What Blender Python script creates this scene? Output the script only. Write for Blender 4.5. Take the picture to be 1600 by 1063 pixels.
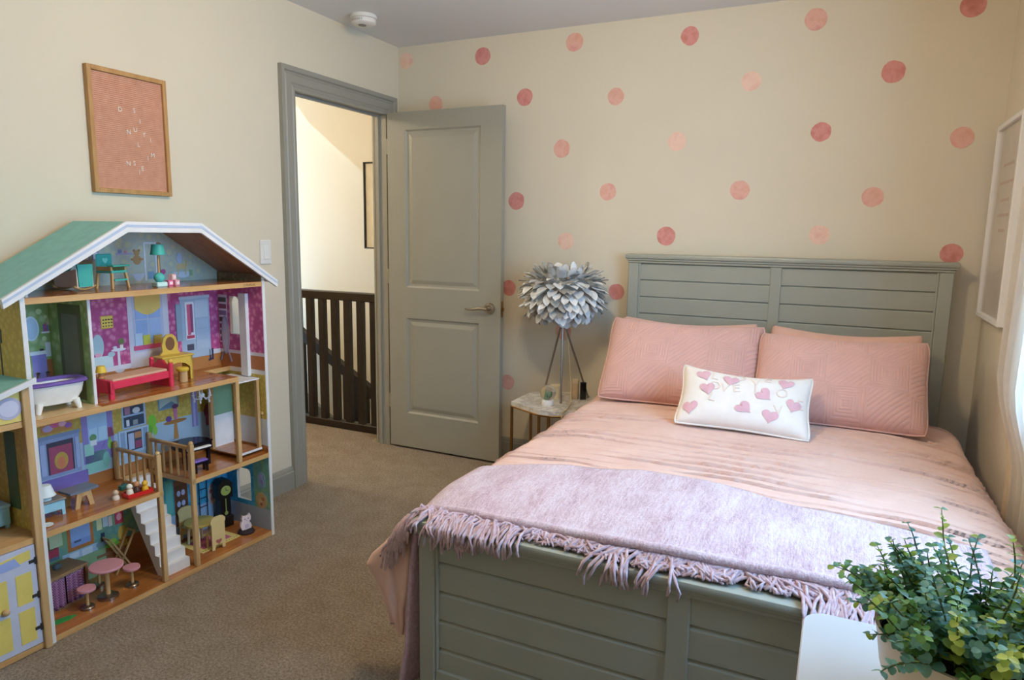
import bpy, bmesh, math, random
from mathutils import Vector, Matrix, noise

for o in list(bpy.data.objects):
    bpy.data.objects.remove(o, do_unlink=True)
C = bpy.context.scene.collection
random.seed(7)

# ------------------------------------------------------------------ camera, world, light, exposure
YAW, PITCH, ROLL, FPX, CAMH = 0.4448, 0.1542, 0.0150, 1075.9, 1.3468
cd = bpy.data.cameras.new('camera'); cam = bpy.data.objects.new('camera', cd); C.objects.link(cam)
cd.sensor_width = 36; cd.lens = FPX*36/1600; cd.clip_start = .02
fw = Vector((-math.sin(YAW)*math.cos(PITCH), math.cos(YAW)*math.cos(PITCH), -math.sin(PITCH)))
rt = Vector((math.cos(YAW), math.sin(YAW), 0)); up = rt.cross(fw)
r2 = rt*math.cos(ROLL)+up*math.sin(ROLL); u2 = up*math.cos(ROLL)-rt*math.sin(ROLL)
mw = Matrix((r2, u2, -fw)).transposed().to_4x4(); mw.translation = (0, 0, CAMH)
cam.matrix_world = mw
bpy.context.scene.camera = cam

W = bpy.data.worlds.new('sky'); bpy.context.scene.world = W; W.use_nodes = True
bg = W.node_tree.nodes['Background']
bg.inputs[0].default_value = (.36, .63, 1.0, 1); bg.inputs[1].default_value = 16

vs = bpy.context.scene.view_settings
vs.view_transform = 'Standard'; vs.look = 'None'; vs.gamma = 1; vs.use_curve_mapping = False
vs.exposure = 0.05

# room dimensions (metres; the camera stands at x = y = 0)
XL, XR, YB, YF, HC = -2.531, .572, 3.649, -.75, 2.4446
D0, D1, DZ = 2.741, 3.50, 2.031            # door opening in the left wall
WY0, WY1, WZ0, WZ1 = 1.12, 2.36, .85, 2.12  # window in the right wall

pl = bpy.data.lights.new('window_portal', 'AREA'); pl.shape = 'RECTANGLE'; pl.size = WZ1-WZ0; pl.size_y = WY1-WY0
pl.cycles.is_portal = True
po = bpy.data.objects.new('window_portal', pl); C.objects.link(po)
po.location = (XR+.135, (WY0+WY1)/2, (WZ0+WZ1)/2); po.rotation_euler = (0, math.pi/2, 0)

# ------------------------------------------------------------------ helpers
def lin(h):
    if not isinstance(h, str): return tuple(h)
    h = h.lstrip('#'); o = []
    for i in (0, 2, 4):
        v = int(h[i:i+2], 16)/255
        o.append(v/12.92 if v <= .04045 else ((v+.055)/1.055)**2.4)
    return tuple(o)
class NT:
    def __init__(s, name):
        s.m = bpy.data.materials.new(name); s.m.use_nodes = True; s.t = s.m.node_tree; s.n = s.t.nodes
        s.b = s.n['Principled BSDF']; s.out = s.n['Material Output']
    def add(s, typ, ins=None, **kw):
        n = s.n.new(typ)
        for k, v in kw.items(): setattr(n, k, v)
        for k, v in (ins or {}).items():
            if isinstance(v, bpy.types.NodeSocket): s.t.links.new(v, n.inputs[k])
            else: n.inputs[k].default_value = v
        return n
    def link(s, a, b): s.t.links.new(a, b)
    def coord(s, scale=(1, 1, 1), kind='Object', rot=(0, 0, 0)):
        tc = s.add('ShaderNodeTexCoord')
        mp = s.add('ShaderNodeMapping', {'Vector': tc.outputs[kind], 'Scale': scale, 'Rotation': rot})
        return mp.outputs['Vector']
    def noise(s, vec, scale, detail=3, rough=.55):
        return s.add('ShaderNodeTexNoise', {'Vector': vec, 'Scale': scale, 'Detail': detail, 'Roughness': rough}).outputs['Fac']
    def ramp(s, fac, stops):
        r = s.add('ShaderNodeValToRGB', {'Fac': fac}); e = r.color_ramp.elements
        while len(e) < len(stops): e.new(.5)
        for el, (p, c) in zip(e, stops): el.position = p; el.color = (*lin(c), 1)
        return r.outputs['Color']
    def bump(s, h, strength=.3, dist=.01):
        b = s.add('ShaderNodeBump', {'Height': h, 'Strength': strength, 'Distance': dist})
        s.link(b.outputs['Normal'], s.b.inputs['Normal'])
    def math(s, op, a, b=0.0, c=0.0):
        return s.add('ShaderNodeMath', {0: a, 1: b, 2: c}, operation=op).outputs[0]
def sc(c, k): return tuple(min(1, v*k) for v in lin(c))
def M(name, col, rough=.5, metal=0, var=.06, vs=12, bump=0, bs=60, stretch=(1, 1, 1), spec=.5, sheen=0, coat=0):
    t = NT(name); v = t.coord(stretch)
    n = t.noise(v, vs)
    t.link(t.ramp(n, [(.3, sc(col, 1-var)), (.7, sc(col, 1+var))]), t.b.inputs['Base Color'])
    t.b.inputs['Roughness'].default_value = rough; t.b.inputs['Metallic'].default_value = metal
    t.b.inputs['Specular IOR Level'].default_value = spec
    if sheen: t.b.inputs['Sheen Weight'].default_value = sheen
    if coat: t.b.inputs['Coat Weight'].default_value = coat
    if bump: t.bump(t.noise(v, bs, 4), bump, .004)
    return t.m

class MB:
    def __init__(s): s.v = []; s.f = []; s.mi = []
    def add(s, vs, fs, m=0):
        o = len(s.v); s.v += [tuple(v) for v in vs]; s.f += [tuple(i+o for i in f) for f in fs]; s.mi += [m]*len(fs); return s
    def box(s, x0, x1, y0, y1, z0, z1, m=0, bev=0, seg=1):
        if x0 > x1: x0, x1 = x1, x0
        if y0 > y1: y0, y1 = y1, y0
        if z0 > z1: z0, z1 = z1, z0
        vs = [(x0, y0, z0), (x1, y0, z0), (x1, y1, z0), (x0, y1, z0), (x0, y0, z1), (x1, y0, z1), (x1, y1, z1), (x0, y1, z1)]
        fs = [(3, 2, 1, 0), (4, 5, 6, 7), (0, 1, 5, 4), (1, 2, 6, 5), (2, 3, 7, 6), (3, 0, 4, 7)]
        if not bev: return s.add(vs, fs, m)
        bm = bmesh.new(); bv = [bm.verts.new(v) for v in vs]
        for f in fs: bm.faces.new([bv[i] for i in f])
        bmesh.ops.bevel(bm, geom=list(bm.edges), offset=bev, segments=seg, affect='EDGES', profile=.5)
        bm.verts.index_update(); s.add([v.co[:] for v in bm.verts], [[v.index for v in f.verts] for f in bm.faces], m); bm.free(); return s
    def bar(s, p0, p1, w, h, m=0, upv=(0, 0, 1)):
        p0, p1 = Vector(p0), Vector(p1); d = (p1-p0).normalized(); u = Vector(upv)
        if abs(d.dot(u)) > .98: u = Vector((0, 1, 0))
        a = d.cross(u).normalized(); b = a.cross(d)
        vs = [p+a*(i*w/2)+b*(j*h/2) for p in (p0, p1) for i, j in ((-1, -1), (1, -1), (1, 1), (-1, 1))]
        return s.add(vs, [(3, 2, 1, 0), (4, 5, 6, 7), (0, 1, 5, 4), (1, 2, 6, 5), (2, 3, 7, 6), (3, 0, 4, 7)], m)
    def tube(s, pts, r, n=8, m=0, cap=True):
        pts = [Vector(p) for p in pts]; k = len(pts); R = r if isinstance(r, (list, tuple)) else [r]*k
        vs = []; ref = Vector((.13, .27, 1))
        for i, p in enumerate(pts):
            d = (pts[min(i+1, k-1)]-pts[max(i-1, 0)]).normalized()
            if abs(d.dot(ref.normalized())) > .97: ref = Vector((1, .2, .1))
            a = d.cross(ref).normalized(); b = a.cross(d)
            vs += [p+(a*math.cos(2*math.pi*j/n)+b*math.sin(2*math.pi*j/n))*R[i] for j in range(n)]
        fs = [(i*n+j, i*n+(j+1) % n, (i+1)*n+(j+1) % n, (i+1)*n+j) for i in range(k-1) for j in range(n)]
        if cap: fs += [tuple(range(n-1, -1, -1)), tuple((k-1)*n+j for j in range(n))]
        return s.add(vs, fs, m)
    def cyl(s, p0, p1, r0, r1=None, n=16, m=0): return s.tube([p0, p1], [r0, r0 if r1 is None else r1], n, m)
    def lathe(s, prof, c=(0, 0, 0), n=24, m=0, cap=True):
        vs = [(c[0]+r*math.cos(2*math.pi*j/n), c[1]+r*math.sin(2*math.pi*j/n), c[2]+z) for r, z in prof for j in range(n)]
        k = len(prof)
        fs = [(i*n+j, i*n+(j+1) % n, (i+1)*n+(j+1) % n, (i+1)*n+j) for i in range(k-1) for j in range(n)]
        if cap: fs += [tuple(range(n-1, -1, -1)), tuple((k-1)*n+j for j in range(n))]
        return s.add(vs, fs, m)
    def ball(s, c, r, n=12, m=0, sx=1, sy=1, sz=1):
        k = max(5, n//2)
        prof = [(max(1e-4, math.sin(math.pi*i/k)), -math.cos(math.pi*i/k)) for i in range(k+1)]
        vs = [(c[0]+a*r*sx*math.cos(2*math.pi*j/n), c[1]+a*r*sy*math.sin(2*math.pi*j/n), c[2]+z*r*sz) for a, z in prof for j in range(n)]
        return s.add(vs, [(i*n+j, i*n+(j+1) % n, (i+1)*n+(j+1) % n, (i+1)*n+j) for i in range(k) for j in range(n)], m)
    def prism(s, poly, d0, d1, plane='xz', m=0):
        def P(a, b, d): return {'xz': (a, d, b), 'yz': (d, a, b), 'xy': (a, b, d)}[plane]
        n = len(poly); vs = [P(a, b, d0) for a, b in poly]+[P(a, b, d1) for a, b in poly]
        return s.add(vs, [tuple(range(n)), tuple(range(2*n-1, n-1, -1))]+[(i, n+i, n+(i+1) % n, (i+1) % n) for i in range(n)], m)
    def grid(s, fn, nu, nv, m=0, closeu=False):
        vs = [fn(i/nu, j/nv) for j in range(nv+1) for i in range(nu+1)]
        return s.add(vs, [(j*(nu+1)+i, j*(nu+1)+i+1, (j+1)*(nu+1)+i+1, (j+1)*(nu+1)+i) for j in range(nv) for i in range(nu)], m)
    def build(s, name, mats, parent=None, smooth=None, solid=0, loc=None):
        me = bpy.data.meshes.new(name); me.from_pydata(s.v, [], s.f)
        bm = bmesh.new(); bm.from_mesh(me)
        if smooth is not None and smooth > 90: bmesh.ops.remove_doubles(bm, verts=bm.verts, dist=1e-6)
        bmesh.ops.recalc_face_normals(bm, faces=bm.faces)
        if solid and sum(f.normal.z*f.calc_area() for f in bm.faces) < 0: bmesh.ops.reverse_faces(bm, faces=bm.faces)
        bm.to_mesh(me); bm.free()
        if not isinstance(mats, (list, tuple)): mats = [mats]
        for m in mats: me.materials.append(m)
        if len(mats) > 1 and len(me.polygons) == len(s.mi): me.polygons.foreach_set('material_index', s.mi)
        if smooth is not None:
            me.shade_smooth()
            if smooth <= 90: me.set_sharp_from_angle(angle=math.radians(smooth))
        o = bpy.data.objects.new(name, me); C.objects.link(o)
        if parent: o.parent = parent
        if loc: o.location = loc
        if solid:
            md = o.modifiers.new('thickness', 'SOLIDIFY'); md.thickness = solid; md.offset = -1
        return o
def tag(o, label, cat, group=None):
    o['label'] = label; o['category'] = cat
    if group: o['group'] = group
    return o
def thing(name, label, cat, loc=(0, 0, 0), rotz=0, group=None):
    o = bpy.data.objects.new(name, None); C.objects.link(o); o.empty_display_size = .05
    o.location = loc; o.rotation_euler = (0, 0, rotz); return tag(o, label, cat, group)
def struct(o, label=None):
    o['kind'] = 'structure'
    if label: o['label'] = label
    return o
def inst(src, name, parent, mtx):
    o = bpy.data.objects.new(name, src.data if hasattr(src, 'data') else src); C.objects.link(o); o.parent = parent; o.matrix_local = mtx; return o
def textmesh(body, size, name, mat, parent, mtx, ext=.0004, align='CENTER'):
    cu = bpy.data.curves.new('lettering', 'FONT'); cu.body = body; cu.size = size; cu.extrude = ext; cu.align_x = align; cu.align_y = 'CENTER'; cu.resolution_u = 3
    t = bpy.data.objects.new('lettering', cu); C.objects.link(t)
    me = bpy.data.meshes.new_from_object(t); bpy.data.objects.remove(t)
    me.materials.clear(); me.materials.append(mat)
    o = bpy.data.objects.new(name, me); C.objects.link(o); o.parent = parent
    if mtx is not None: o.matrix_local = mtx
    return o

# ------------------------------------------------------------------ materials
m_wall = M('cream_wall_paint', '#ddd3bc', .85, var=.012, vs=3, bump=.06, bs=180)
m_ceil = M('ceiling_paint', '#e4e2e0', .9, var=.012, vs=3, bump=.1, bs=120)
m_hall = M('hall_wall_paint', '#e8dcc3', .85, var=.012, vs=3)
m_trim = M('grey_trim_paint', '#98968a', .45, var=.02, vs=6)
m_door = M('grey_door_paint', '#9b998b', .45, var=.02, vs=5, bump=.03, bs=250)
m_bed = M('sage_grey_bed_paint', '#a1a497', .36, var=.03, vs=6, bump=.03, bs=220)
m_white = M('white_paint', '#e9e6e0', .45, var=.02)
m_whitepl = M('white_plastic', '#e6e3dc', .4, var=.02)
m_dark = M('espresso_wood', '#23170f', .4, var=.25, vs=14, stretch=(1, 1, .15))
m_nickel = M('satin_nickel', '#b3a896', .28, metal=1, var=.03)
m_brass = M('aged_brass', '#9a7444', .3, metal=1, var=.05)
m_steel = M('brushed_steel', '#a09a92', .3, metal=1, var=.04)
m_black = M('black_frame', '#191614', .45)
m_pipe = M('pillow_piping', '#dcb2a8', .9)
m_dim = M('dark_gap', '#1c1814', .8)
def carpet():
    t = NT('beige_carpet'); v = t.coord()
    n = t.noise(v, 120, 6, .8); n2 = t.noise(v, 9, 4, .6); n3 = t.noise(v, 75, 4, .7)
    c = t.ramp(n, [(.32, '#7c6c5e'), (.5, '#b8a894'), (.68, '#e0d2bf')])
    c2 = t.ramp(n2, [(.3, '#ebe7e1'), (.7, '#ffffff')])
    mx = t.add('ShaderNodeMix', {'Factor': 1.0, 'A': c, 'B': c2}, data_type='RGBA', blend_type='MULTIPLY')
    # Mix RGBA sockets by index
    for i, s_ in enumerate(mx.inputs):
        if s_.name == 'Factor' and s_.type == 'VALUE': s_.default_value = 1
    ai = [s_ for s_ in mx.inputs if s_.type == 'RGBA']; t.link(c, ai[0]); t.link(c2, ai[1])
    co = [s_ for s_ in mx.outputs if s_.type == 'RGBA'][0]
    t.link(co, t.b.inputs['Base Color']); t.b.inputs['Roughness'].default_value = .95; t.b.inputs['Specular IOR Level'].default_value = .1
    t.bump(t.math('ADD', n, t.math('MULTIPLY', n3, 1.2)), .9, .012)
    return t.m
m_carpet = carpet()
def wood(name, a, b, axis=(1, 1, .12), scale=22, rough=.4, coat=0):
    t = NT(name); v = t.coord(axis)
    n = t.noise(v, scale, 5, .6)
    t.link(t.ramp(n, [(.3, a), (.7, b)]), t.b.inputs['Base Color']); t.b.inputs['Roughness'].default_value = rough
    t.b.inputs['Coat Weight'].default_value = coat
    return t.m
m_pine = wood('pine_board', '#bf9055', '#dcb276', (.15, 1, 1), 30, .5)
m_pinev = wood('pine_post', '#bd9560', '#d8b57f', (1, 1, .12), 30, .5)
m_orange = wood('printed_floorboards', '#9a5a26', '#c27f42', (.12, 1, 1), 40, .22, .3)
m_brownp = wood('brown_board', '#a58573', '#c29e89', (.2, 1, 1), 30, .6)
m_oak = wood('oak_frame', '#a87b45', '#c79a62', (1, 1, .2), 30, .5)
m_cream_pl = M('toy_cream', '#efe6cf', .4)
def watercolour(name, a, b, c):
    t = NT(name); v = t.coord()
    oi = t.add('ShaderNodeObjectInfo'); vv = t.add('ShaderNodeVectorMath', {0: v, 1: oi.outputs['Location']}, operation='ADD').outputs[0]
    n = t.noise(vv, 16, 5, .6)
    t.link(t.ramp(n, [(.32, a), (.5, b), (.66, c)]), t.b.inputs['Base Color']); t.b.inputs['Roughness'].default_value = .7
    return t.m

# ------------------------------------------------------------------ room shell
T = .12
TW = .078   # thickness of the doorway wall
b = MB(); b.box(XL-.02, XR+.02, YF-.02, YB+.02, -.1, 0); floor = struct(b.build('floor', m_carpet), 'beige speckled wall-to-wall carpet of the bedroom')
b = MB(); b.box(XL, XR, YF, YB, HC, HC+.1); struct(b.build('ceiling', m_ceil), 'flat off-white bedroom ceiling')
b = MB(); b.box(XL, XR+T, YB, YB+T, -1.6, HC+.1); struct(b.build('wall_back', m_wall), 'cream wall with pink dot stickers behind the bed')
b = MB(); b.box(XL-T, XR+T, YF-T, YF, 0, HC+.1); struct(b.build('wall_front', m_wall), 'plain cream wall opposite the headboard')
b = MB(); b.box(XL-TW, XL, YF, D0-.02, 0, HC+.1); b.box(XL-TW, XL, D0-.02, D1+.02, DZ+.02, HC+.1); b.box(XL-TW, XL, D1+.02, YB+T, 0, HC+.1)
struct(b.build('wall_left', m_wall), 'cream wall with the doorway and the letter board')
b = MB()
b.box(XR, XR+T, YF, WY0, 0, HC+.1); b.box(XR, XR+T, WY1, YB, 0, HC+.1); b.box(XR, XR+T, WY0, WY1, 0, WZ0); b.box(XR, XR+T, WY0, WY1, WZ1, HC+.1)
struct(b.build('wall_right', m_wall), 'cream wall with the curtained window beside the bed')
# window
t = NT('window_glass'); t.n.remove(t.b)
tr = t.add('ShaderNodeBsdfTransparent', {'Color': (.93, .96, .97, 1)}); gl = t.add('ShaderNodeBsdfGlossy', {'Roughness': .03})
mx = t.add('ShaderNodeMixShader', {0: .06, 1: tr.outputs[0], 2: gl.outputs[0]}); t.link(mx.outputs[0], t.out.inputs[0]); m_glass = t.m
win = struct(bpy.data.objects.new('window_1', None), 'white framed sash window behind the sheer curtains'); C.objects.link(win)
b = MB(); xw = XR+.05
for z in (WZ0, (WZ0+WZ1)/2-.02, WZ1-.045): b.box(xw, xw+.05, WY0, WY1, z, z+.045)
for y in (WY0, (WY0+WY1)/2-.022, WY1-.045): b.box(xw, xw+.05, y, y+.045, WZ0, WZ1)
b.build('window_frame', m_white, win)
for y0, y1 in ((WY0+.045, (WY0+WY1)/2-.022), ((WY0+WY1)/2+.023, WY1-.045)):
    for z0, z1 in ((WZ0+.045, (WZ0+WZ1)/2-.02), ((WZ0+WZ1)/2+.025, WZ1-.045)):
        b = MB(); b.box(xw+.02, xw+.026, y0, y1, z0, z1); b.build('pane', m_glass, win)
b = MB(); b.box(XR-.03, XR+.06, WY0-.04, WY1+.04, WZ0-.03, WZ0, bev=.006); b.build('window_sill', m_white, win)
b = MB()
b.box(XR-.018, XR, WY0-.08, WY0, WZ0-.03, WZ1+.08); b.box(XR-.018, XR, WY1, WY1+.08, WZ0-.03, WZ1+.08); b.box(XR-.018, XR, WY0, WY1, WZ1, WZ1+.08)
b.build('window_casing', m_trim, win)

# baseboards: profile (out from wall, height)
BP = [(0, 0), (.018, 0), (.018, .092), (.013, .097), (.013, .104), (.009, .113), (.004, .120), (0, .120)]
def base_run(name, p0, p1, nrm, label):
    b = MB(); n = len(BP)
    vs = [(p[0]+nrm[0]*o, p[1]+nrm[1]*o, z) for p in (p0, p1) for o, z in BP]
    b.add(vs, [tuple(range(n)), tuple(range(2*n-1, n-1, -1))]+[(i, n+i, n+(i+1) % n, (i+1) % n) for i in range(n)])
    struct(b.build(name, m_trim), label)
base_run('baseboard_left', (XL, YF), (XL, 2.642), (1, 0), 'grey baseboard along the doorway wall')
base_run('baseboard_back', (XL, YB), (XR, YB), (0, -1), 'grey baseboard along the dotted wall')
base_run('baseboard_right', (XR, YF), (XR, YB), (-1, 0), 'grey baseboard under the window')
base_run('baseboard_front', (XL, YF), (XR, YF), (0, 1), 'grey baseboard along the wall opposite the bed')
# door casing with mitred profile (o = outwards from opening, t = out from wall)
CP = [(-.002, 0), (-.002, .012), (.012, .014), (.018, .010), (.024, .010), (.03, .015), (.062, .017), (.068, .013), (.074, .013), (.08, .023), (.100, .024), (.100, 0)]
def casing(name, x, s, label, yr=None):
    b = MB(); n = len(CP)
    rows = []
    for k in range(4):
        for o, tk in CP:
            ya = D0-o; yb = D1+o if yr is None else min(D1+o, yr); zt = DZ+o*1.08
            rows.append((x+s*tk, ya if k < 2 else yb, 0 if k in (0, 3) else zt))
    b.add(rows, [(k*n+i, k*n+(i+1) % n, (k+1)*n+(i+1) % n, (k+1)*n+i) for k in range(3) for i in range(n)]+[tuple(range(n)), tuple(3*n+i for i in range(n))])
    return struct(b.build(name, m_trim), label)
casing('trim_1', XL, 1, 'grey moulded casing around the bedroom doorway', YB-.006)
casing('trim_2', XL-TW, -1, 'grey moulded casing on the hall side of the doorway')
b = MB()
b.box(XL-TW, XL, D0-.02, D0, 0, DZ+.02); b.box(XL-TW, XL, D1, D1+.02, 0, DZ+.02); b.box(XL-TW, XL, D0, D1, DZ, DZ+.02)
b.box(XL-.060, XL-.04, D0, D0+.012, 0, DZ); b.box(XL-.060, XL-.04, D1-.012, D1, 0, DZ); b.box(XL-.060, XL-.04, D0+.012, D1-.012, DZ-.012, DZ)
struct(b.build('trim_3', m_trim), 'grey door jamb with stop lining the doorway')

# ------------------------------------------------------------------ door leaf, open against the dotted wall
DX0, DX1, DY, DB, DT = -2.499, -1.735, 3.481, .014, 2.036
PAN = [(-2.370, -1.870, 1.013, 1.933), (-2.376, -1.874, .230, .827)]
b = MB(); b.box(DX0, DX1, DY+.011, DY+.026, DB, DT)
for ya, yb in ((DY, DY+.011), (DY+.026, DY+.037)):
    b.box(DX0, -2.373, ya, yb, DB, DT); b.box(-1.872, DX1, ya, yb, DB, DT)
    b.box(-2.373, -1.872, ya, yb, 1.933, DT); b.box(-2.373, -1.872, ya, yb, .827, 1.013); b.box(-2.373, -1.872, ya, yb, DB, .230)
door = struct(b.build('door_1', m_door), 'grey two-panel door standing open against the dotted wall')
for x0, x1, z0, z1 in PAN:
    x0, x1 = -2.373, -1.872
    for sgn, yf, yb in ((1, DY, DY+.011), (-1, DY+.037, DY+.026)):
        b = MB()
        ins = [(0, 0.001), (.010, .009), (.022, .0102), (.044, .003), (.05, .0025)]
        vs = []
        for i_, dpt in ins:
            y = yf+sgn*dpt
            vs += [(x0+i_, y, z0+i_), (x1-i_, y, z0+i_), (x1-i_, y, z1-i_), (x0+i_, y, z1-i_)]
        k = len(ins)
        b.add(vs, [(i*4+j, i*4+(j+1) % 4, (i+1)*4+(j+1) % 4, (i+1)*4+j) for i in range(k-1) for j in range(4)]+[tuple((k-1)*4+j for j in range(4))])
        b.build('panel', m_door, door)
for sgn, yf in ((-1, DY), (1, DY+.037)):
    hx, hz = -1.804, .917
    b = MB()
    b.cyl((hx, yf, hz), (hx, yf+sgn*.006, hz), .034, .033, 24); b.cyl((hx, yf+sgn*.006, hz), (hx, yf+sgn*.012, hz), .027, .022, 24); b.cyl((hx, yf+sgn*.012, hz), (hx, yf+sgn*.045, hz), .011, .011, 16)
    h = b.build('door_handle', m_nickel, door, 40); h['label'] = 'satin nickel lever handle'
    b = MB()
    pts = [(hx+.008, 0, 0), (hx-.02, 0, .003), (hx-.05, -.003*sgn, .001), (hx-.085, -.002*sgn, -.006), (hx-.115, 0, -.007), (hx-.135, .003*sgn, -.002)]
    b.tube([(x, yf+sgn*.045+y, hz+z) for x, y, z in pts], [.011, .0105, .009, .008, .007, .005], 10)
    b.build('lever', m_nickel, h, 60)
b = MB(); b.box(DX1-.0005, DX1+.0015, DY+.007, DY+.03, .87, .96); b.box(DX1+.001, DX1+.01, DY+.012, DY+.025, .905, .925); b.build('latch_plate', m_brass, door)
for hz in (.25, 1.03, 1.80):
    b = MB(); b.cyl((XL+.027, D1-.006, hz), (XL+.027, D1-.006, hz+.09), .006, n=10); b.box(XL+.0, XL+.027, D1-.004, D1-.001, hz, hz+.09); b.build('hinge', m_trim, door, 40)

# ------------------------------------------------------------------ hall and stairwell beyond the doorway
b = MB(); b.box(-5.2, XL-.02, 1.2, 3.70, -.1, -.001); b.box(-5.2, XL, 3.62, 3.70, -.32, -.1); struct(b.build('floor_hall', m_carpet), 'beige carpet of the hall beyond the door')
b = MB(); b.box(-6.6, XL+.6, 4.66, 4.78, -1.6, 2.7); struct(b.build('wall_stairwell', m_hall), 'warm lit cream wall across the stairwell')
b = MB(); b.box(-5.32, -5.2, 1.2, 3.7, -.1, 2.7); struct(b.build('wall_hall_end', m_hall), 'cream wall at the far end of the hall')
b = MB(); b.box(-6.6, -6.5, 3.7, 4.66, -1.6, 2.7); struct(b.build('wall_stairwell_end', m_hall), 'cream wall at the far end of the stairwell')
b = MB(); b.box(-5.2, XL-TW, 1.08, 1.2, 0, 2.7); struct(b.build('wall_hall_near', m_hall), 'cream wall at the near end of the hall')
b = MB(); b.box(-6.6, XL-TW, 1.1, 4.7, HC, HC+.1); b.box(XL-TW, XL+.6, YB+T, 4.7, HC, HC+.1); struct(b.build('ceiling_hall', m_hall), 'pale ceiling of the hall and stairwell')
b = MB(); b.prism([(-4.15, HC), (XL+.6, HC), (XL+.6, 1.05), (-3.30, 1.70), (-3.95, 2.20)], 4.44, 4.66, 'xz'); struct(b.build('wall_stair_bulkhead', m_hall), 'sloped cream bulkhead over the stairs')
# stairs going down behind the railing
st = struct(bpy.data.objects.new('staircase', None), 'carpeted stairs descending behind the railing'); C.objects.link(st)
b = MB(); b.box(-6.5, -4.60, 3.80, 4.44, -.2, 0); b.build('landing', m_carpet, st)
for k in range(-1, 8):
    x0 = -4.35+k*.25; z = -.27-.15*k
    b = MB(); b.box(x0, x0+.27, 3.80, 4.44, z-.19, z-.0); b.build('step', m_carpet, st)
b = MB(); b.prism([(-4.5, .06), (-4.5, -.12), (-2.2, -1.55), (-2.2, -1.37)], 4.62, 4.658, 'xz'); b.build('skirt_board', m_trim, st)
b = MB(); b.box(-6.6, XL+.6, 3.62, 4.7, -1.72, -1.6); struct(b.build('floor_lower', m_carpet), 'lower landing floor of the stairwell')
b = MB(); b.box(-6.5, XL-.001, 3.70, 3.78, -1.6, -.1); struct(b.build('wall_stair_side', m_hall), 'cream wall below the hall edge')
# hall railing
RY = 3.66
rl = thing('hall_railing', 'dark espresso wooden railing with square balusters at the hall edge', 'railing', (-3.7, RY, 0))
b = MB(); b.box(-1.3, 1.045, -.03, .03, .885, .943, bev=.006); b.build('top_rail', m_dark, rl)
b = MB(); b.box(-1.3, 1.045, -.028, .028, 0, .052, bev=.004); b.build('bottom_rail', m_dark, rl)
b = MB(); b.box(-.021, .021, -.021, .021, .045, .89); bal = b.build('baluster', m_dark, rl); bal.location = (.305, 0, 0)
for k in range(-12, 8):
    if k: inst(bal, 'baluster', rl, Matrix.Translation((.305+.1075*k, 0, 0)))
b = MB(); b.box(-1.39, -1.29, -.05, .05, 0, 1.03, bev=.006); b.build('newel_post', m_dark, rl)
# sloped stair railing farther in
sr = thing('stair_railing', 'dark sloping stair handrail with thin balusters behind the hall railing', 'railing', (-4.16, 4.40, 0))
sl = -.60
b = MB(); b.bar((-.25, 0, .555-.25*sl), (1.55, 0, .555+1.55*sl), .06, .075); b.build('handrail', m_dark, sr)
for k in range(16):
    x = -.20+.108*k
    b = MB(); b.box(x-.015, x+.015, -.015, .015, .53+x*sl-.72-.0, .53+x*sl); b.build('baluster', m_dark, sr)
b = MB(); b.bar((-.25, 0, -.17-.25*sl), (1.55, 0, -.17+1.55*sl), .045, .10); b.build('shoe_rail', m_dark, sr)
b = MB(); b.box(-.30, -.21, -.045, .045, -.12, .80, bev=.005); b.build('newel_post', m_dark, sr)
# framed picture on the stairwell wall
pf = thing('picture_frame', 'thin black picture frame on the cream stairwell wall', 'picture', (-3.156, 4.44, 1.21))
b = MB()
for x0, x1, z0, z1 in ((-.24, -.231, 0, .66), (.231, .24, 0, .66), (-.231, .231, 0, .009), (-.231, .231, .651, .66)): b.box(x0, x1, -.03, 0, z0, z1)
b.build('frame', m_black, pf); b = MB(); b.box(-.231, .231, -.012, -.002, .009, .651); b.build('sheet', M('pale_print', '#efe6d2', .6), pf)
# hall lamp
def dome_lamp(name, label, loc, r, emis, col, power, lr):
    t = NT(name+'_glass'); t.b.inputs['Base Color'].default_value = (.9, .87, .8, 1); t.b.inputs['Emission Color'].default_value = (*col, 1); t.b.inputs['Emission Strength'].default_value = emis
    o = thing(name, label, 'ceiling lamp', loc)
    b = MB(); b.lathe([(r*1.04, 0), (r*1.04, -.025), (r*.98, -.03)]); b.build('base_ring', m_nickel, o, 40)
    b = MB(); b.lathe([(r*math.cos(a), -.028-r*.42*math.sin(a)) for a in [i*math.pi/2/8 for i in range(8)]]+[(.012, -.028-r*.42)]); b.build('glass_dome', t.m, o, 60)
    b = MB(); b.ball((0, 0, -.034-r*.42), .012); b.build('finial', m_nickel, o, 60)
    l = bpy.data.lights.new(name+'_bulb', 'POINT'); l.energy = power; l.color = col; l.shadow_soft_size = lr
    lo = bpy.data.objects.new(name+'_bulb', l); C.objects.link(lo); lo.parent = o; lo.location = (0, 0, -.12-r*.42)
    return o
dome_lamp('ceiling_lamp', 'round frosted ceiling lamp in the middle of the bedroom', (-.88, 1.75, HC), .17, 6, (1.0, .77, .48), 37, .10)
dome_lamp('hall_lamp', 'round frosted ceiling lamp in the hall', (-3.75, 2.7, HC), .16, 8, (1.0, .84, .62), 40, .10)
dome_lamp('stairwell_lamp', 'round frosted ceiling lamp over the stairwell', (-5.5, 4.1, HC), .14, 8, (1.0, .84, .62), 26, .10)
b = MB(); b.box(XL+.5, XL+.6, YB+T, 4.66, -1.6, 2.5); struct(b.build('wall_stairwell_near', m_hall), 'cream wall closing the stairwell behind the bedroom')

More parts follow.
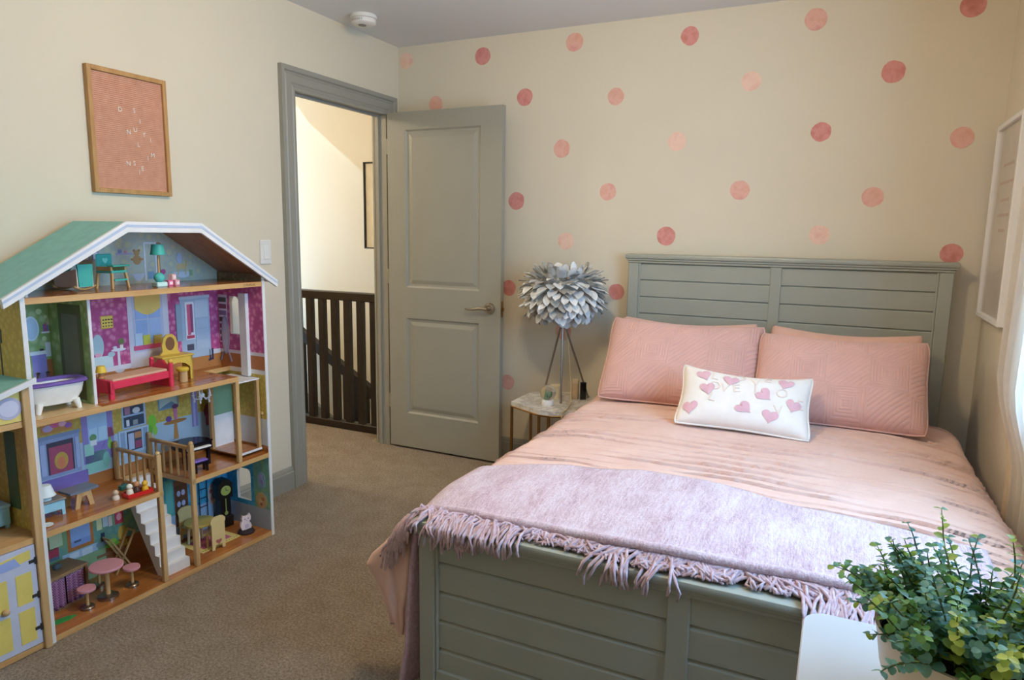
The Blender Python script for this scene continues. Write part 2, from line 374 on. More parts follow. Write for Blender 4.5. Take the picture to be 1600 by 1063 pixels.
# ------------------------------------------------------------------ bed frame
BX, BW = -.289, .749
bed = thing('bed_frame', 'sage-grey painted wooden bed with plank headboard and footboard', 'bed', (BX, 2.55, 0))
def board(name, yb, yf, ztop, zbot, capf, capb, pitch, rows, zpl, postw, stw, label):
    # yb/yf = back/front faces of the posts, all relative to the bed origin; front is towards -y
    xi = BW-.018-postw
    b = MB(); b.box(-xi, xi, yf+.022, yb-.006, zbot, ztop-.045); hb = b.build(name, m_bed, bed); hb['label'] = label
    for sx in (-1, 1): b = MB(); b.box(sx*(BW-.018), sx*xi, yf, yb, 0, ztop-.045, bev=.004); b.build('post', m_bed, hb)
    b = MB()
    b.box(-BW, BW, capf, capb, ztop-.024, ztop, bev=.008, seg=2); b.box(-BW+.008, BW-.008, capf+.008, capb-.004, ztop-.034, ztop-.022, bev=.003); b.box(-BW+.014, BW-.014, capf+.014, capb-.006, ztop-.047, ztop-.032, bev=.004)
    b.build('top_cap', m_bed, hb, 40)
    b = MB(); b.box(-stw/2, stw/2, yf+.004, yb-.01, zbot, ztop-.045, bev=.003); b.build('centre_stile', m_bed, hb)
    for sx in (-1, 1):
        b = MB(); b.box(sx*xi, sx*(xi-.010), yf+.003, yb-.02, zbot, ztop-.045, bev=.003); b.build('bead', m_bed, hb)
    b = MB(); b.box(-xi, xi, yf+.003, yb-.005, zbot-.06, zbot, bev=.004); b.build('bottom_rail', m_bed, hb)
    L = xi-.010-stw/2
    ch = .011 if ztop < 1 else .006
    b = MB(); b.prism([(yf+.010, .002), (yf+.012, .0005), (yf+.024, .0005), (yf+.024, pitch-.0035), (yf+.008+ch, pitch-.0035), (yf+.010, pitch-ch-.002)], 0, L, 'yz'); pk = b.build('plank', m_bed, hb)
    first = True
    for r in range(rows):
        for x0 in (-xi+.010, stw/2):
            z = zpl-(r+1)*pitch
            mtx = Matrix.Translation((x0, 0, z))
            if first: pk.matrix_local = mtx; first = False
            else: inst(pk, 'plank', hb, mtx)
    return hb
board('headboard', 1.07, 1.00, 1.248, .36, .985, 1.085, .0875, 9, 1.203, .055, .052, 'tall plank headboard with moulded cap')
board('footboard', -.95, -1.005, .550, .10, -1.022, -.935, .0875, 5, .518, .052, .055, 'low plank footboard with moulded cap')
for sx in (-1, 1):
    b = MB(); b.box(sx*(BW-.025), sx*(BW-.05), -.96, 1.01, .14, .32, bev=.004); b.build('side_rail', m_bed, bed)
b = MB()
for k in range(9): b.box(-BW+.05, BW-.05, -.85+k*.21, -.78+k*.21, .19, .21)
b.build('slats', m_pine, bed)
for sx in (-.35, .35):
    b = MB(); b.box(sx-.025, sx+.025, -.9, .98, .15, .19); b.box(sx-.02, sx+.02, -.02, .02, 0, .15); b.build('support_beam', m_pine, bed)

# ------------------------------------------------------------------ mattress and bedding
def fabric(name, a, b_, nsc=40, bump=.25, bs=400, rough=.95, st=(1, 1, 1), dist=.002):
    t = NT(name); v = t.coord(st); n = t.noise(v, nsc, 4, .6)
    t.link(t.ramp(n, [(.3, a), (.7, b_)]), t.b.inputs['Base Color']); t.b.inputs['Roughness'].default_value = rough
    t.b.inputs['Sheen Weight'].default_value = .25; t.b.inputs['Specular IOR Level'].default_value = .15
    t.bump(t.noise(v, bs, 3), bump, dist); return t.m
m_sheet = fabric('pink_sheet', '#b98379', '#c8958a', 8)
m_duvet = fabric('peach_duvet', '#e0b8a6', '#e8c5b5', 9, .2, 500)
m_quilt = fabric('lilac_quilt', '#bd9ba6', '#cfb0ba', 60, .8, 110, dist=.006)
b = MB(); b.box(-.70, .70, -.905, .945, .212, .535, bev=.05, seg=4)
mt = tag(b.build('mattress', m_sheet, None, 60, loc=(BX, 2.55, 0)), 'mattress in a dusty pink fitted sheet on the bed frame', 'mattress')

XC, HA, RR = BX, .695, .085
def cs(t, y):
    """duvet cross-section: arc-length t from the centre line (left negative) -> x, z, outward normal"""
    a = abs(t); s = 1 if t > 0 else -1
    zt = .592-.022*(a/HA)**4 if a < HA else .57
    if a <= HA: return XC+t, zt
    q = a-HA; L = RR*math.pi/2
    if q < L:
        th = q/RR; return XC+s*(HA+RR*math.sin(th)), zt-RR*(1-math.cos(th))
    return XC+s*(HA+RR), zt-RR-(q-L)
def wob(x, y): return .010*noise.noise((x*2.3, y*2.3, 1.7))+.006*noise.noise((x*6, y*6, 4.2))
def top_z(x, y):
    a = abs(x-XC); z = .592-.022*(a/HA)**4 if a < HA else (.57-RR*(1-math.cos(math.asin(min(1, (a-HA)/RR)))))
    k = max(0, (1.80-y)/.18); z -= .022*min(1, k)**2
    return z+wob(x, y)
PER = .060
def pleat(t, y):
    yy = y+.22*max(0, t)**3+.016*noise.noise((t*2.2, y*1.5, 9))+.006*noise.noise((t*9, y*3, 3))
    f = (yy/PER) % 1.0; row = math.floor(yy/PER)
    amp = .06+.94*max(0, min(1, .14+2.4*noise.noise((t*1.9+row*3.7, row*1.31, 2))))
    g = max(0, min(1, amp*1.4-.1))
    dz = .0125*(1-f)**8*amp+.0015*(1-f)-.012*g*math.exp(-((f-.96)/.045)**2)+.0007*math.sin(yy*420)
    dy = -.011*amp*math.exp(-f/.06)+.004*g*math.exp(-((f-.96)/.04)**2)
    return dy, dz
T0, T1, DY0, DY1 = -(HA+RR*1.57+.34), HA+RR*1.57+.22, 1.618, 3.26
NX, NY = 140, 760
b = MB()
def dv(i, j):
    t = T0+(T1-T0)*i; y = DY0+(DY1-DY0)*j
    x, z = cs(t, y)
    a = abs(t); s = 1 if t > 0 else -1
    k = max(0, (1.80-y)/.18); z -= .022*min(1, k)**2*(1 if a < HA+.1 else .5)
    py, p = pleat(t, y); p += wob(x, y)
    q = (a-HA)/(RR*1.57)
    if q <= 0: nx, nz = 0, 1
    elif q < 1: nx, nz = s*math.sin(q*math.pi/2), math.cos(q*math.pi/2)
    else: nx, nz = s, 0
    if q > 1:
        dn = min(1, (q-1)*.5)
        if s < 0: p += dn*(.016*math.sin(y*17+math.sin(y*5))+.018+.05*max(0, (1.85-y)/.25)*dn)*(1 if y < 2.9 else max(0, 1-(y-2.9)*5))
        else: p *= .6
    lim = XR-.04
    return (min(x+nx*p, lim), max(y+py*min(1, (y-DY0)*20), DY0), max(.02, z+nz*p))
b.grid(dv, NX, NY)
duvet = tag(b.build('duvet', m_duvet, None, 180, solid=.012), 'peach-pink duvet with rows of ruffled pleats spread over the bed', 'duvet')
# bunched corner of the duvet hanging past the footboard
b = MB()
prof = [(.500, -1.082, 1.640, .026), (.480, -1.098, 1.618, .040), (.455, -1.118, 1.604, .052), (.425, -1.135, 1.594, .062), (.395, -1.143, 1.586, .066), (.365, -1.134, 1.582, .058), (.30, -1.120, 1.58, .050), (.24, -1.112, 1.582, .040), (.19, -1.107, 1.585, .027), (.155, -1.106, 1.585, .014)]
def bunch(i, j):
    q = j*(len(prof)-1); k = min(int(q), len(prof)-2); f = q-k
    z, x, y, r = [prof[k][m]*(1-f)+prof[k+1][m]*f for m in range(4)]
    th = 2*math.pi*i
    rr = r*(1+.26*math.sin(4*th+z*9)+.16*math.sin(7*th-z*21)+.12*noise.noise((math.cos(th)*2, math.sin(th)*2, z*14)))
    return (x+rr*math.cos(th), y+rr*.62*math.sin(th), z+.03*math.cos(th)*(1 if z > .2 else 0))
b.grid(bunch, 60, 60)
b.build('corner_fold', m_duvet, duvet, 180)
# lilac quilt hanging under the duvet at the foot corner
b = MB()
def ql(i, j):
    y = 1.553+i*.62; z = .50-.485*j
    return (-1.040-.005*math.sin(y*30+j*2)-.006*j-.045*max(0, min(1, (1.63-y)/.07))*j**.7-.05*max(0, j-.75)*(1-i)**2, y, z)
b.grid(ql, 50, 40)
tag(b.build('quilt', m_quilt, None, 180, solid=.014), 'lilac-pink textured quilt hanging to the carpet beside the footboard post', 'quilt')

# throw blanket
def chenille():
    t = NT('chenille_throw'); v = t.coord((1, .13, .5)); n = t.noise(v, 190, 5, .8); n2 = t.noise(t.coord((1, .3, 1)), 16, 4, .7)
    s_ = t.math('ADD', t.math('MULTIPLY', n, .62), t.math('MULTIPLY', n2, .38))
    t.link(t.ramp(s_, [(.36, '#b58f97'), (.45, '#d0b0b6'), (.53, '#dfc7cd'), (.64, '#ecdfe4')]), t.b.inputs['Base Color'])
    t.b.inputs['Roughness'].default_value = 1; t.b.inputs['Sheen Weight'].default_value = .4; t.b.inputs['Specular IOR Level'].default_value = .1
    t.bump(t.noise(t.coord((1, .35, 1)), 230, 3, .7), .9, .006); return t.m
m_throw = chenille()
FAR = [(-1.3, 1.90), (-1.0, 1.925), (-.72, 2.01), (-.53, 2.065), (-.33, 2.06), (-.10, 2.0), (.10, 1.97), (.30, 1.94), (.6, 1.93)]
NEAR = [(-1.3, 1.615), (-.95, 1.598), (-.64, 1.592), (-.377, 1.578), (-.10, 1.60), (.084, 1.61), (.6, 1.62)]
def pw(tab, x):
    for (a, c), (d, e) in zip(tab, tab[1:]):
        if x <= d: return c+(e-c)*(x-a)/(d-a)
    return tab[-1][1]
def throw_pt(t, y, off):
    x, z = cs(t, y); a = abs(t); s = 1 if t > 0 else -1; q = (a-HA)/(RR*1.57)
    k = max(0, (1.80-y)/.18); z -= .022*min(1, k)**2
    nx, nz = (0, 1) if q <= 0 else ((s*math.sin(q*math.pi/2), math.cos(q*math.pi/2)) if q < 1 else (s, 0))
    p = off+wob(x, y)*.9+.004*noise.noise((t*5, y*4, 8))
    return (x+nx*p, y, z+nz*p)
TL, TR = -(HA+.155), .66
b = MB()
def thr(i, j):
    t = TL+(TR-TL)*i; x = XC+t
    y = pw(NEAR, x)+(pw(FAR, x)-pw(NEAR, x))*j+.006*noise.noise((t*7, j*3, 5))
    return throw_pt(t, y, .022)
b.grid(thr, 150, 46)
throw = tag(b.build('throw_blanket', m_throw, None, 180, solid=.014), 'lilac and white chenille throw with fringed hem across the foot of the duvet', 'blanket')
b = MB()
hp = []
for k in range(121):
    t = TL+(TR-TL)*k/120; y = pw(NEAR, XC+t)+.006*noise.noise((t*7, 0, 5))
    x, yy, z = throw_pt(t, y, .018); hp.append((x, yy-.002, z))
b.tube(hp, .0125, 10); b.build('rolled_hem', m_throw, throw, 180)
m_fr = fabric('throw_fringe', '#bb979d', '#d9c3c8', 60, .4, 700)
rnd = random.Random(3)
CAPZ, CAPY = .552, 1.526
NT_ = 110
for k in range(NT_):
    t = TL+.02+(TR-TL-.03)*(k+.3*rnd.random())/NT_; x0, y0, z0 = throw_pt(t, pw(NEAR, XC+t), .012)
    clump = noise.noise((t*4.3, 1, 1))+.25*noise.noise((t*15, 4, 1)); lean = .07*noise.noise((t*6, 3, 3))+rnd.uniform(-.03, .03)
    b = MB()
    for q in range(6):
        xa = x0+rnd.uniform(-.009, .009); le = lean+rnd.uniform(-.05, .05); jt = lambda w: rnd.uniform(-w, w)
        if x0 < -1.02:
            Ls = rnd.uniform(.05, .12)
            pts = [(xa, y0-.008, z0), (xa-.014, y0-.034, z0+.010), (xa-.026, y0-.056, z0-.010), (xa-.032+le*.3, y0-.068, z0-.038), (xa-.036+le*.4, y0-.072, z0-.036-Ls*.45)]
        elif clump+rnd.uniform(-.12, .12)+(.12 if x0 < -.62 or x0 > .05 else 0) > .17:
            over = CAPY-.006-rnd.random()*.010; hg = .012+max(0, min(.075, clump*.16))*rnd.uniform(.5, 1.1)
            pts = [(xa, y0-.006, z0-.004), (xa+le*.3, y0-.028, CAPZ+.012+rnd.random()*.014), (xa+le*.6+jt(.006), CAPY+.018, CAPZ+.007+rnd.random()*.010), (xa+le*.85, over, CAPZ-.004), (xa+le+jt(.004), over-.004, CAPZ-.012-hg*.5), (xa+le*1.1+jt(.008), over-.002, CAPZ-.018-hg)]
        else:
            pts = [(xa, y0-.006, z0-.004), (xa+le*.5+jt(.008), y0-.020, CAPZ+.010+rnd.random()*.018), (xa+le+jt(.012), y0-.026-rnd.random()*.010, CAPZ+.006+rnd.random()*.014), (xa+le*1.3+jt(.02), y0-.026-rnd.random()*.026, CAPZ+.005+rnd.random()*.006)]
        b.tube(pts, [.0042]*(len(pts)-1)+[.003], 5)
    b.build('tassel', m_fr, throw, 180)

# ------------------------------------------------------------------ pillows
def pillow_fn(w, h, t, pinch=.05, sag=.028):
    def F(u, v, side):
        x = u*w/2*(1-pinch*(1-v*v)*abs(u)); z = v*h/2*(1-pinch*1.1*(1-u*u)*abs(v))
        th = t/2*max(0, (1-abs(u)**3.2))**.55*max(0, (1-abs(v)**3.2))**.55
        z -= sag*(1-u*u)*(v+1)/2
        cr = 1-.055*(abs(u)*abs(v))**5; x *= cr; z *= cr
        th *= 1+.08*noise.noise((u*2, v*2, w*7))
        return Vector((x, side*th, z))
    return F
def pillow(name, label, mat, w, h, t, loc, rx, rz, ry=0, pipe=None, pinch=.05, sz=None):
    o = thing(name, label, 'pillow', loc); o.rotation_mode = 'XYZ'
    o.matrix_world = Matrix.Translation(loc) @ Matrix.Rotation(rz, 4, 'Z') @ Matrix.Rotation(rx, 4, 'X') @ Matrix.Rotation(ry, 4, 'Y')
    F = pillow_fn(w, h, t, pinch); N = 44
    b = MB()
    for s in (-1, 1):
        b.grid(lambda i, j: F(math.sin((i-.5)*math.pi)*.15+(2*i-1)*.85, math.sin((j-.5)*math.pi)*.15+(2*j-1)*.85, s)+Vector((0, 0, h/2)), N, N)
    c = b.build('cover', mat, o, 180)
    # UV for the stitched pattern
    uv = c.data.uv_layers.new(name='UVMap')
    for l in c.data.loops:
        co = c.data.vertices[l.vertex_index].co; uv.data[l.index].uv = (co.x/w+.5, co.z/h)
    if pipe:
        b = MB(); pts = []
        for e in range(4):
            for k in range(20):
                q = -1+2*k/20
                u, v = ((q, -1), (1, q), (-q, 1), (-1, -q))[e]; pts.append(F(u, v, 1)*1.0+Vector((0, 0, h/2)))
        pts.append(pts[0]); b.tube(pts, .0045, 7, cap=False); b.build('piping', pipe, o, 180)
    return o, F
def quilted(name, col, cells):
    t = NT(name); tc = t.add('ShaderNodeTexCoord'); mp = t.add('ShaderNodeMapping', {'Vector': tc.outputs['UV'], 'Scale': (cells*1.5, cells, 1)})
    sep = t.add('ShaderNodeSeparateXYZ', {0: mp.outputs[0]})
    fx = t.math('SUBTRACT', t.math('FRACT', sep.outputs[0]), .5); fy = t.math('SUBTRACT', t.math('FRACT', sep.outputs[1]), .5)
    mxv = t.math('MAXIMUM', t.math('ABSOLUTE', fx), t.math('ABSOLUTE', fy))
    d = t.math('ABSOLUTE', t.math('SUBTRACT', fx, fy))
    par = t.math('MODULO', t.math('ADD', t.math('FLOOR', sep.outputs[0]), t.math('FLOOR', sep.outputs[1])), 2)
    sel = t.math('ADD', t.math('MULTIPLY', mxv, t.math('SUBTRACT', 1.0, par)), t.math('MULTIPLY', t.math('MULTIPLY', d, .5), par))
    w = t.math('ABSOLUTE', t.math('SINE', t.math('MULTIPLY', sel, 42.0)))
    n = t.noise(t.coord(), 10, 3)
    t.link(t.ramp(n, [(.3, sc(col, .95)), (.7, sc(col, 1.05))]), t.b.inputs['Base Color'])
    t.b.inputs['Roughness'].default_value = .95; t.b.inputs['Sheen Weight'].default_value = .25; t.b.inputs['Specular IOR Level'].default_value = .15
    t.bump(t.math('POWER', w, .5), .55, .004); return t.m
m_sham = quilted('quilted_sham', '#dcafa4', 3)
m_case = fabric('peach_pillowcase', '#dcae9b', '#e4baa8', 8)
m_heart_bg = fabric('cream_cushion', '#efe6da', '#f6efe6', 12, .3, 300)
m_pink_ap = fabric('pink_applique', '#dfadb5', '#e6bac1', 30)
m_cream_ap = fabric('cream_applique', '#eed9c9', '#f3e2d4', 30)
pillow('pillow', 'plain peach pillow tucked behind the quilted sham on the nightstand side', m_case, .68, .39, .14, (-.665, 3.295, .582), math.radians(-22), math.radians(2), pipe=None, pinch=.04)
pillow('pillow', 'plain peach pillow tucked behind the quilted sham on the window side', m_case, .64, .39, .14, (.02, 3.295, .582), math.radians(-22), math.radians(-3), pinch=.04)
pillow('quilted_sham', 'dusty pink quilted sham leaning on the headboard, nightstand side', m_sham, .73, .465, .20, (-.635, 3.02, .588), math.radians(-40), math.radians(4), math.radians(.6), m_pipe)
pillow('quilted_sham', 'dusty pink quilted sham leaning on the headboard, window side', m_sham, .67, .44, .20, (.015, 2.975, .592), math.radians(-40), math.radians(-2), math.radians(-.8), m_pipe)
HW, HH = .52, .29
cush, CF = pillow('heart_cushion', 'small cream cushion with pink hearts and love lettering lying against the shams', m_heart_bg, HW, HH, .13, (-.31, 2.70, .598), math.radians(-44), math.radians(7), math.radians(3), m_heart_bg, .09)
def onto(me, w=HW, h=HH, off=.0025):
    for v in me.vertices:
        u = max(-.97, min(.97, v.co.x/(w/2))); vv = max(-.97, min(.97, v.co.y/(h/2)))
        p = CF(u, vv, -1); v.co = (p.x, p.y-off-v.co.z, p.z+h/2)
hearts = [(-.165, .085, 25), (-.055, .075, -8), (.155, .085, -15), (-.145, .012, 12), (.075, .015, 50), (.195, -.02, -14), (-.205, -.082, 8), (.005, -.062, 52), (.105, -.085, -10)]
hp2 = []
for k in range(28):
    a = 2*math.pi*k/28; hp2.append((.016*math.sin(a)**3, (13*math.cos(a)-5*math.cos(2*a)-2*math.cos(3*a)-math.cos(4*a))/1000*1.05))
for hx, hy, ang in hearts:
    c, s = math.cos(math.radians(ang)), math.sin(math.radians(ang)); sc_ = 2.0
    b = MB(); rings = [(1, 0), (1, .001), (.6, .0022), (.25, .0026)]
    vs = [(hx+(x*c-y*s)*sc_*r, hy+(x*s+y*c)*sc_*r, z) for r, z in rings for x, y in hp2]; n = len(hp2)
    b.add(vs, [(i*n+j, i*n+(j+1) % n, (i+1)*n+(j+1) % n, (i+1)*n+j) for i in range(len(rings)-1) for j in range(n)]+[tuple(3*n+j for j in range(n))])
    o = b.build('heart', m_pink_ap, cush, 60); onto(o.data)
for i, (tx, lx, ly, a) in enumerate((('L', -.12, .085, -8), ('O', -.02, .10, 5), ('V', .04, .075, 4), ('E', .085, .105, -6), ('L', -.12, -.03, -10), ('O', -.115, .03, 0), ('V', -.075, .025, -6), ('E', -.03, .03, 8), ('L', .05, .03, 0), ('O', .145, .03, 0), ('V', .135, -.055, 4), ('E', .225, -.01, 5))):
    o = textmesh(tx, .062, 'letter', m_cream_ap, cush, None, .0008)
    m = Matrix.Translation((lx, ly, 0)) @ Matrix.Rotation(math.radians(a), 4, 'Z'); o.data.transform(m); onto(o.data)

# ------------------------------------------------------------------ nightstand and what stands on it
def marble():
    t = NT('white_marble'); v = t.coord(); n = t.noise(v, 5, 8, .7)
    d = t.math('ABSOLUTE', t.math('SUBTRACT', n, .5))
    t.link(t.ramp(d, [(.0, '#b8b2a8'), (.05, '#dcd7cd'), (.2, '#e9e5dc')]), t.b.inputs['Base Color']); t.b.inputs['Roughness'].default_value = .25; return t.m
NSX, NSY, NSZ = -1.314, 3.375, .455
ns = thing('nightstand', 'octagonal marble-topped nightstand on thin brass legs beside the bed', 'nightstand', (NSX, NSY, 0))
A_, Cc = .232, .108
octo = [(-A_, -A_+Cc*.95), (-A_+Cc*1.9, -A_), (A_-Cc*1.9, -A_), (A_, -A_+Cc*.95), (A_, A_-Cc*.95), (A_-Cc*1.9, A_), (-A_+Cc*1.9, A_), (-A_, A_-Cc*.95)]
b = MB(); b.prism(octo, NSZ-.022, NSZ, 'xy'); b.build('marble_top', marble(), ns)
b = MB(); b.tube([(x*.985, y*.985, NSZ-.027) for x, y in octo+octo[:1]], .006, 6); b.build('top_frame', m_brass, ns)
b = MB(); b.tube([(x*.985, y*.985, .012) for x, y in octo+octo[:1]], .006, 6); b.build('base_frame', m_brass, ns)
for x, y in octo: b = MB(); b.box(x*.985-.006, x*.985+.006, y*.985-.006, y*.985+.006, 0, NSZ-.022); b.build('leg', m_brass, ns)
# feather lamp
LX, LY = -1.325, 3.405
lp = thing('feather_lamp', 'table lamp with a grey feather shade on a steel tripod', 'lamp', (LX, LY, NSZ))
HUB = .43
for fx, fy in ((-.135, .085), (.03, -.075), (.115, .115)):
    b = MB(); b.cyl((fx*.04, fy*.04, HUB), (fx, fy, .008), .0055, n=10); b.ball((fx, fy, .008), .008, 10); b.build('leg', m_steel, lp, 50)
b = MB(); b.cyl((0, 0, HUB-.03), (0, 0, HUB+.17), .012, n=14); b.cyl((0, 0, HUB+.12), (0, 0, HUB+.19), .02, n=14); b.build('stem', m_steel, lp, 50)
b = MB(); b.tube([(.012, -.005, HUB-.02), (.04, -.01, .30), (.055, -.02, .18), (.075, -.05, .08), (.10, -.12, .012), (.112, -.20, .005), (.116, -.262, .006), (.118, -.284, -.015), (.118, -.288, -.24)], .003, 6); b.build('cord', M('clear_cord', '#b79f74', .35), lp, 60)
SZ = HUB+.145  # shade centre height
core = [(.05, -.085), (.10, -.085), (.135, -.05), (.148, 0), (.138, .045), (.11, .078), (.09, .07), (.075, .04)]
t = NT('grey_feathers'); oi = t.add('ShaderNodeObjectInfo'); tc = t.coord((1, 1, 1)); n = t.noise(tc, 30, 3)
sm = t.math('ADD', t.math('MULTIPLY', oi.outputs['Random'], .7), t.math('MULTIPLY', n, .3))
t.link(t.ramp(sm, [(.12, '#857c70'), (.3, '#b4b2ab'), (.55, '#d2d5d5'), (.8, '#eeeeea')]), t.b.inputs['Base Color']); t.b.inputs['Roughness'].default_value = .8; t.b.inputs['Sheen Weight'].default_value = .2; m_feather = t.m
b = MB(); b.lathe(core, (0, 0, SZ), 28, cap=False); b.build('shade_core', M('shade_core', '#9a9a96', .9), lp, 60, solid=.003)
fm = []
for q in range(4):
    b = MB(); wl = (.023, .027, .021, .029)[q]; ln = (.068, .062, .072, .064)[q]; cur = (-.014, -.02, .006, -.026)[q]
    def ff(i, j):
        a = 2*i-1; s_ = j
        w = wl*(math.sin(math.pi*min(1, s_*.88+.08))**.55)
        return (a*w, cur*(s_**2)+.006*a*a-.0, -ln*s_+.004*a*a)
    b.grid(ff, 2, 5)
    o = b.build('feather', m_feather, lp, 180); fm.append(o)
rnd = random.Random(11); cnt = 0
prof = [(.115, -.095, -75, 20), (.140, -.080, -62, 26), (.158, -.055, -48, 30), (.168, -.025, -34, 34), (.172, .005, -20, 34), (.168, .035, -4, 34), (.158, .062, 16, 32), (.140, .084, 38, 30), (.118, .098, 62, 26), (.098, .098, 88, 20), (.085, .085, 112, 12)]
for r, z, phi, nn in prof:
    for k in range(nn):
        a = 2*math.pi*(k+rnd.uniform(-.35, .35))/nn; ph = math.radians(phi*.9+rnd.uniform(-13, 13)-8); sw = rnd.uniform(-.45, .45)
        er = Vector((math.cos(a), math.sin(a), 0)); et = Vector((-math.sin(a), math.cos(a), 0)); ez = Vector((0, 0, 1))
        d = (er*math.cos(ph)+ez*math.sin(ph)+et*sw).normalized(); nrm = -er*math.sin(ph)+ez*math.cos(ph)
        nrm = (nrm-d*nrm.dot(d)).normalized(); lz = -d; lx = nrm.cross(lz)
        m = Matrix((lx, nrm, lz)).transposed().to_4x4(); m.translation = Vector((0, 0, SZ+z+rnd.uniform(-.012, .012)))+er*(r*1.13-.012+rnd.uniform(-.012, .006))
        if cnt < 4: fm[cnt].matrix_local = m
        else: inst(fm[rnd.randrange(4)], 'feather', lp, m)
        cnt += 1
# snow globe, candle, boxes
m_clear = NT('clear_globe'); m_clear.b.inputs['Transmission Weight'].default_value = 1; m_clear.b.inputs['Roughness'].default_value = .02; m_clear.b.inputs['IOR'].default_value = 1.2; m_clear = m_clear.m
g = thing('snow_globe', 'little snow globe on a white base at the foot of the lamp', 'snow globe', (-1.345, 3.27, NSZ))
b = MB(); b.lathe([(.030, 0), (.032, .004), (.031, .026), (.028, .030)]); b.build('base', m_white, g, 40)
b = MB(); b.ball((0, 0, .066), .042, 20); b.build('globe', m_clear, g, 180)
b = MB(); b.ball((.006, 0, .058), .014, 10); b.lathe([(.012, .03), (.004, .06), (.001, .078)], (-.01, 0, 0), 10); b.build('scene', M('globe_green', '#7f9c78', .5), g, 60)
b = MB(); b.lathe([(.034, 0), (.034, .07), (.030, .073), (.029, .069)], n=24)
c = tag(b.build('candle', M('cream_wax', '#d8c9a4', .5), None, 40, loc=(-1.37, 3.44, NSZ)), 'squat cream candle behind the snow globe', 'candle')
bx_ = thing('small_box', 'narrow beige box standing behind the lamp leg', 'box', (-1.265, 3.47, NSZ), .15)
b = MB(); b.box(-.016, .016, -.016, .016, 0, .105, bev=.002); b.build('body', M('beige_card', '#b9a382', .6), bx_)
b = MB(); b.box(-.0165, .0165, -.0165, .0165, .088, .108, bev=.002); b.build('lid', M('beige_lid', '#c8b494', .5), bx_)
rm = thing('phone', 'dark phone leaning upright beside the beige box', 'phone', (-1.221, 3.470, NSZ), .5)
b = MB(); b.box(-.017, .017, -.004, .004, 0, .098, bev=.003); b.build('body', M('dark_blue_case', '#23262e', .3), rm)
b = MB(); b.box(-.0145, .0145, -.0048, -.004, .008, .092); b.build('screen', M('dark_screen', '#15171c', .1), rm)

# ------------------------------------------------------------------ dot stickers on the back wall
DOTS = [(-2.472, 2.363, 2), (-1.950, 2.342, 0), (-1.393, 2.363, 1), (-.781, 2.332, 0), (-.205, 2.346, 1), (.411, 2.334, 0), (-2.265, 2.098, 1), (-1.682, 2.099, 0), (-1.154, 2.067, 1), (-.473, 2.092, 2), (.133, 2.087, 0), (-1.452, 1.812, 1), (-.819, 1.824, 2), (-.144, 1.839, 0), (.423, 1.788, 1), (-1.724, 1.530, 0), (-1.178, 1.574, 1), (-.495, 1.575, 1), (.098, 1.536, 1), (-1.414, 1.306, 2), (-.851, 1.343, 0), (-.116, 1.360, 2), (.432, 1.283, 0), (-1.765, 1.027, 0), (-1.110, 1.037, 0), (-1.765, .461, 1), (-1.415, .795, 1), (-1.27, .30, 1)]
mdots = [watercolour('dot_rose', '#c87c70', '#dc978e', '#d0837b'), watercolour('dot_coral', '#dda38d', '#e6b5a3', '#de9f93'), watercolour('dot_peach', '#ecc3aa', '#efcdb9', '#e8b8a2')]
dcol = ['deep rose', 'coral pink', 'pale peach']
def dplace(x, z):
    q = ' over the door' if x < -1.6 else ' over the lamp' if x < -1.05 else ' over the bed, nightstand side' if x < -.289 else ' over the bed, window side'
    if x < -2.4: return 'in the wall corner above the doorway'
    if x < -2.1: return 'peeping over the top of the open door'
    if z > 2.3: return 'just below the ceiling'+q
    if x < -1.6 and z > 1.9: return 'beside the top of the open door'
    if x < -1.6 and z > 1.4: return 'beside the open door above its handle'
    if x < -1.6 and z > .9: return 'beside the open door level with its handle'
    if x < -1.6: return 'low between the open door and the nightstand'
    if x < -1.05 and z < .5: return 'behind the nightstand legs'
    if x < -1.05 and z < .9: return 'behind the tripod of the feather lamp'
    if x < -1.05 and z < 1.1: return 'between the feather shade and the headboard'
    if x < -1.05 and z < 1.4: return 'right above the feather lamp'
    if x > .35 and z < 1.4: return 'touching the headboard cap at the window end'
    if z < 1.4: return 'just above the headboard cap'+q
    if z < 1.65: return 'two rows up'+q
    if z < 1.95: return 'three rows up'+q
    return 'one row below the ceiling row'+q
rnd = random.Random(5)
for k, (x, z, c) in enumerate(DOTS):
    R0 = .047*rnd.uniform(.94, 1.06); n = 30; ph = rnd.random()*10
    poly = []
    for j in range(n):
        a = 2*math.pi*j/n; r = R0*(1+.07*noise.noise((math.cos(a)*1.3+ph, math.sin(a)*1.3, ph))+.035*noise.noise((math.cos(a)*5+ph, math.sin(a)*5, 2)))
        poly.append((r*math.cos(a), r*math.sin(a)*1.0))
    b = MB(); b.prism(poly, -.0012, 0, 'xz')
    tag(b.build('dot_sticker', mdots[c], None, None, loc=(x, YB, z)), dcol[c]+' wall dot '+dplace(x, z), 'sticker', dcol[c]+' dots '+dplace(x, z))

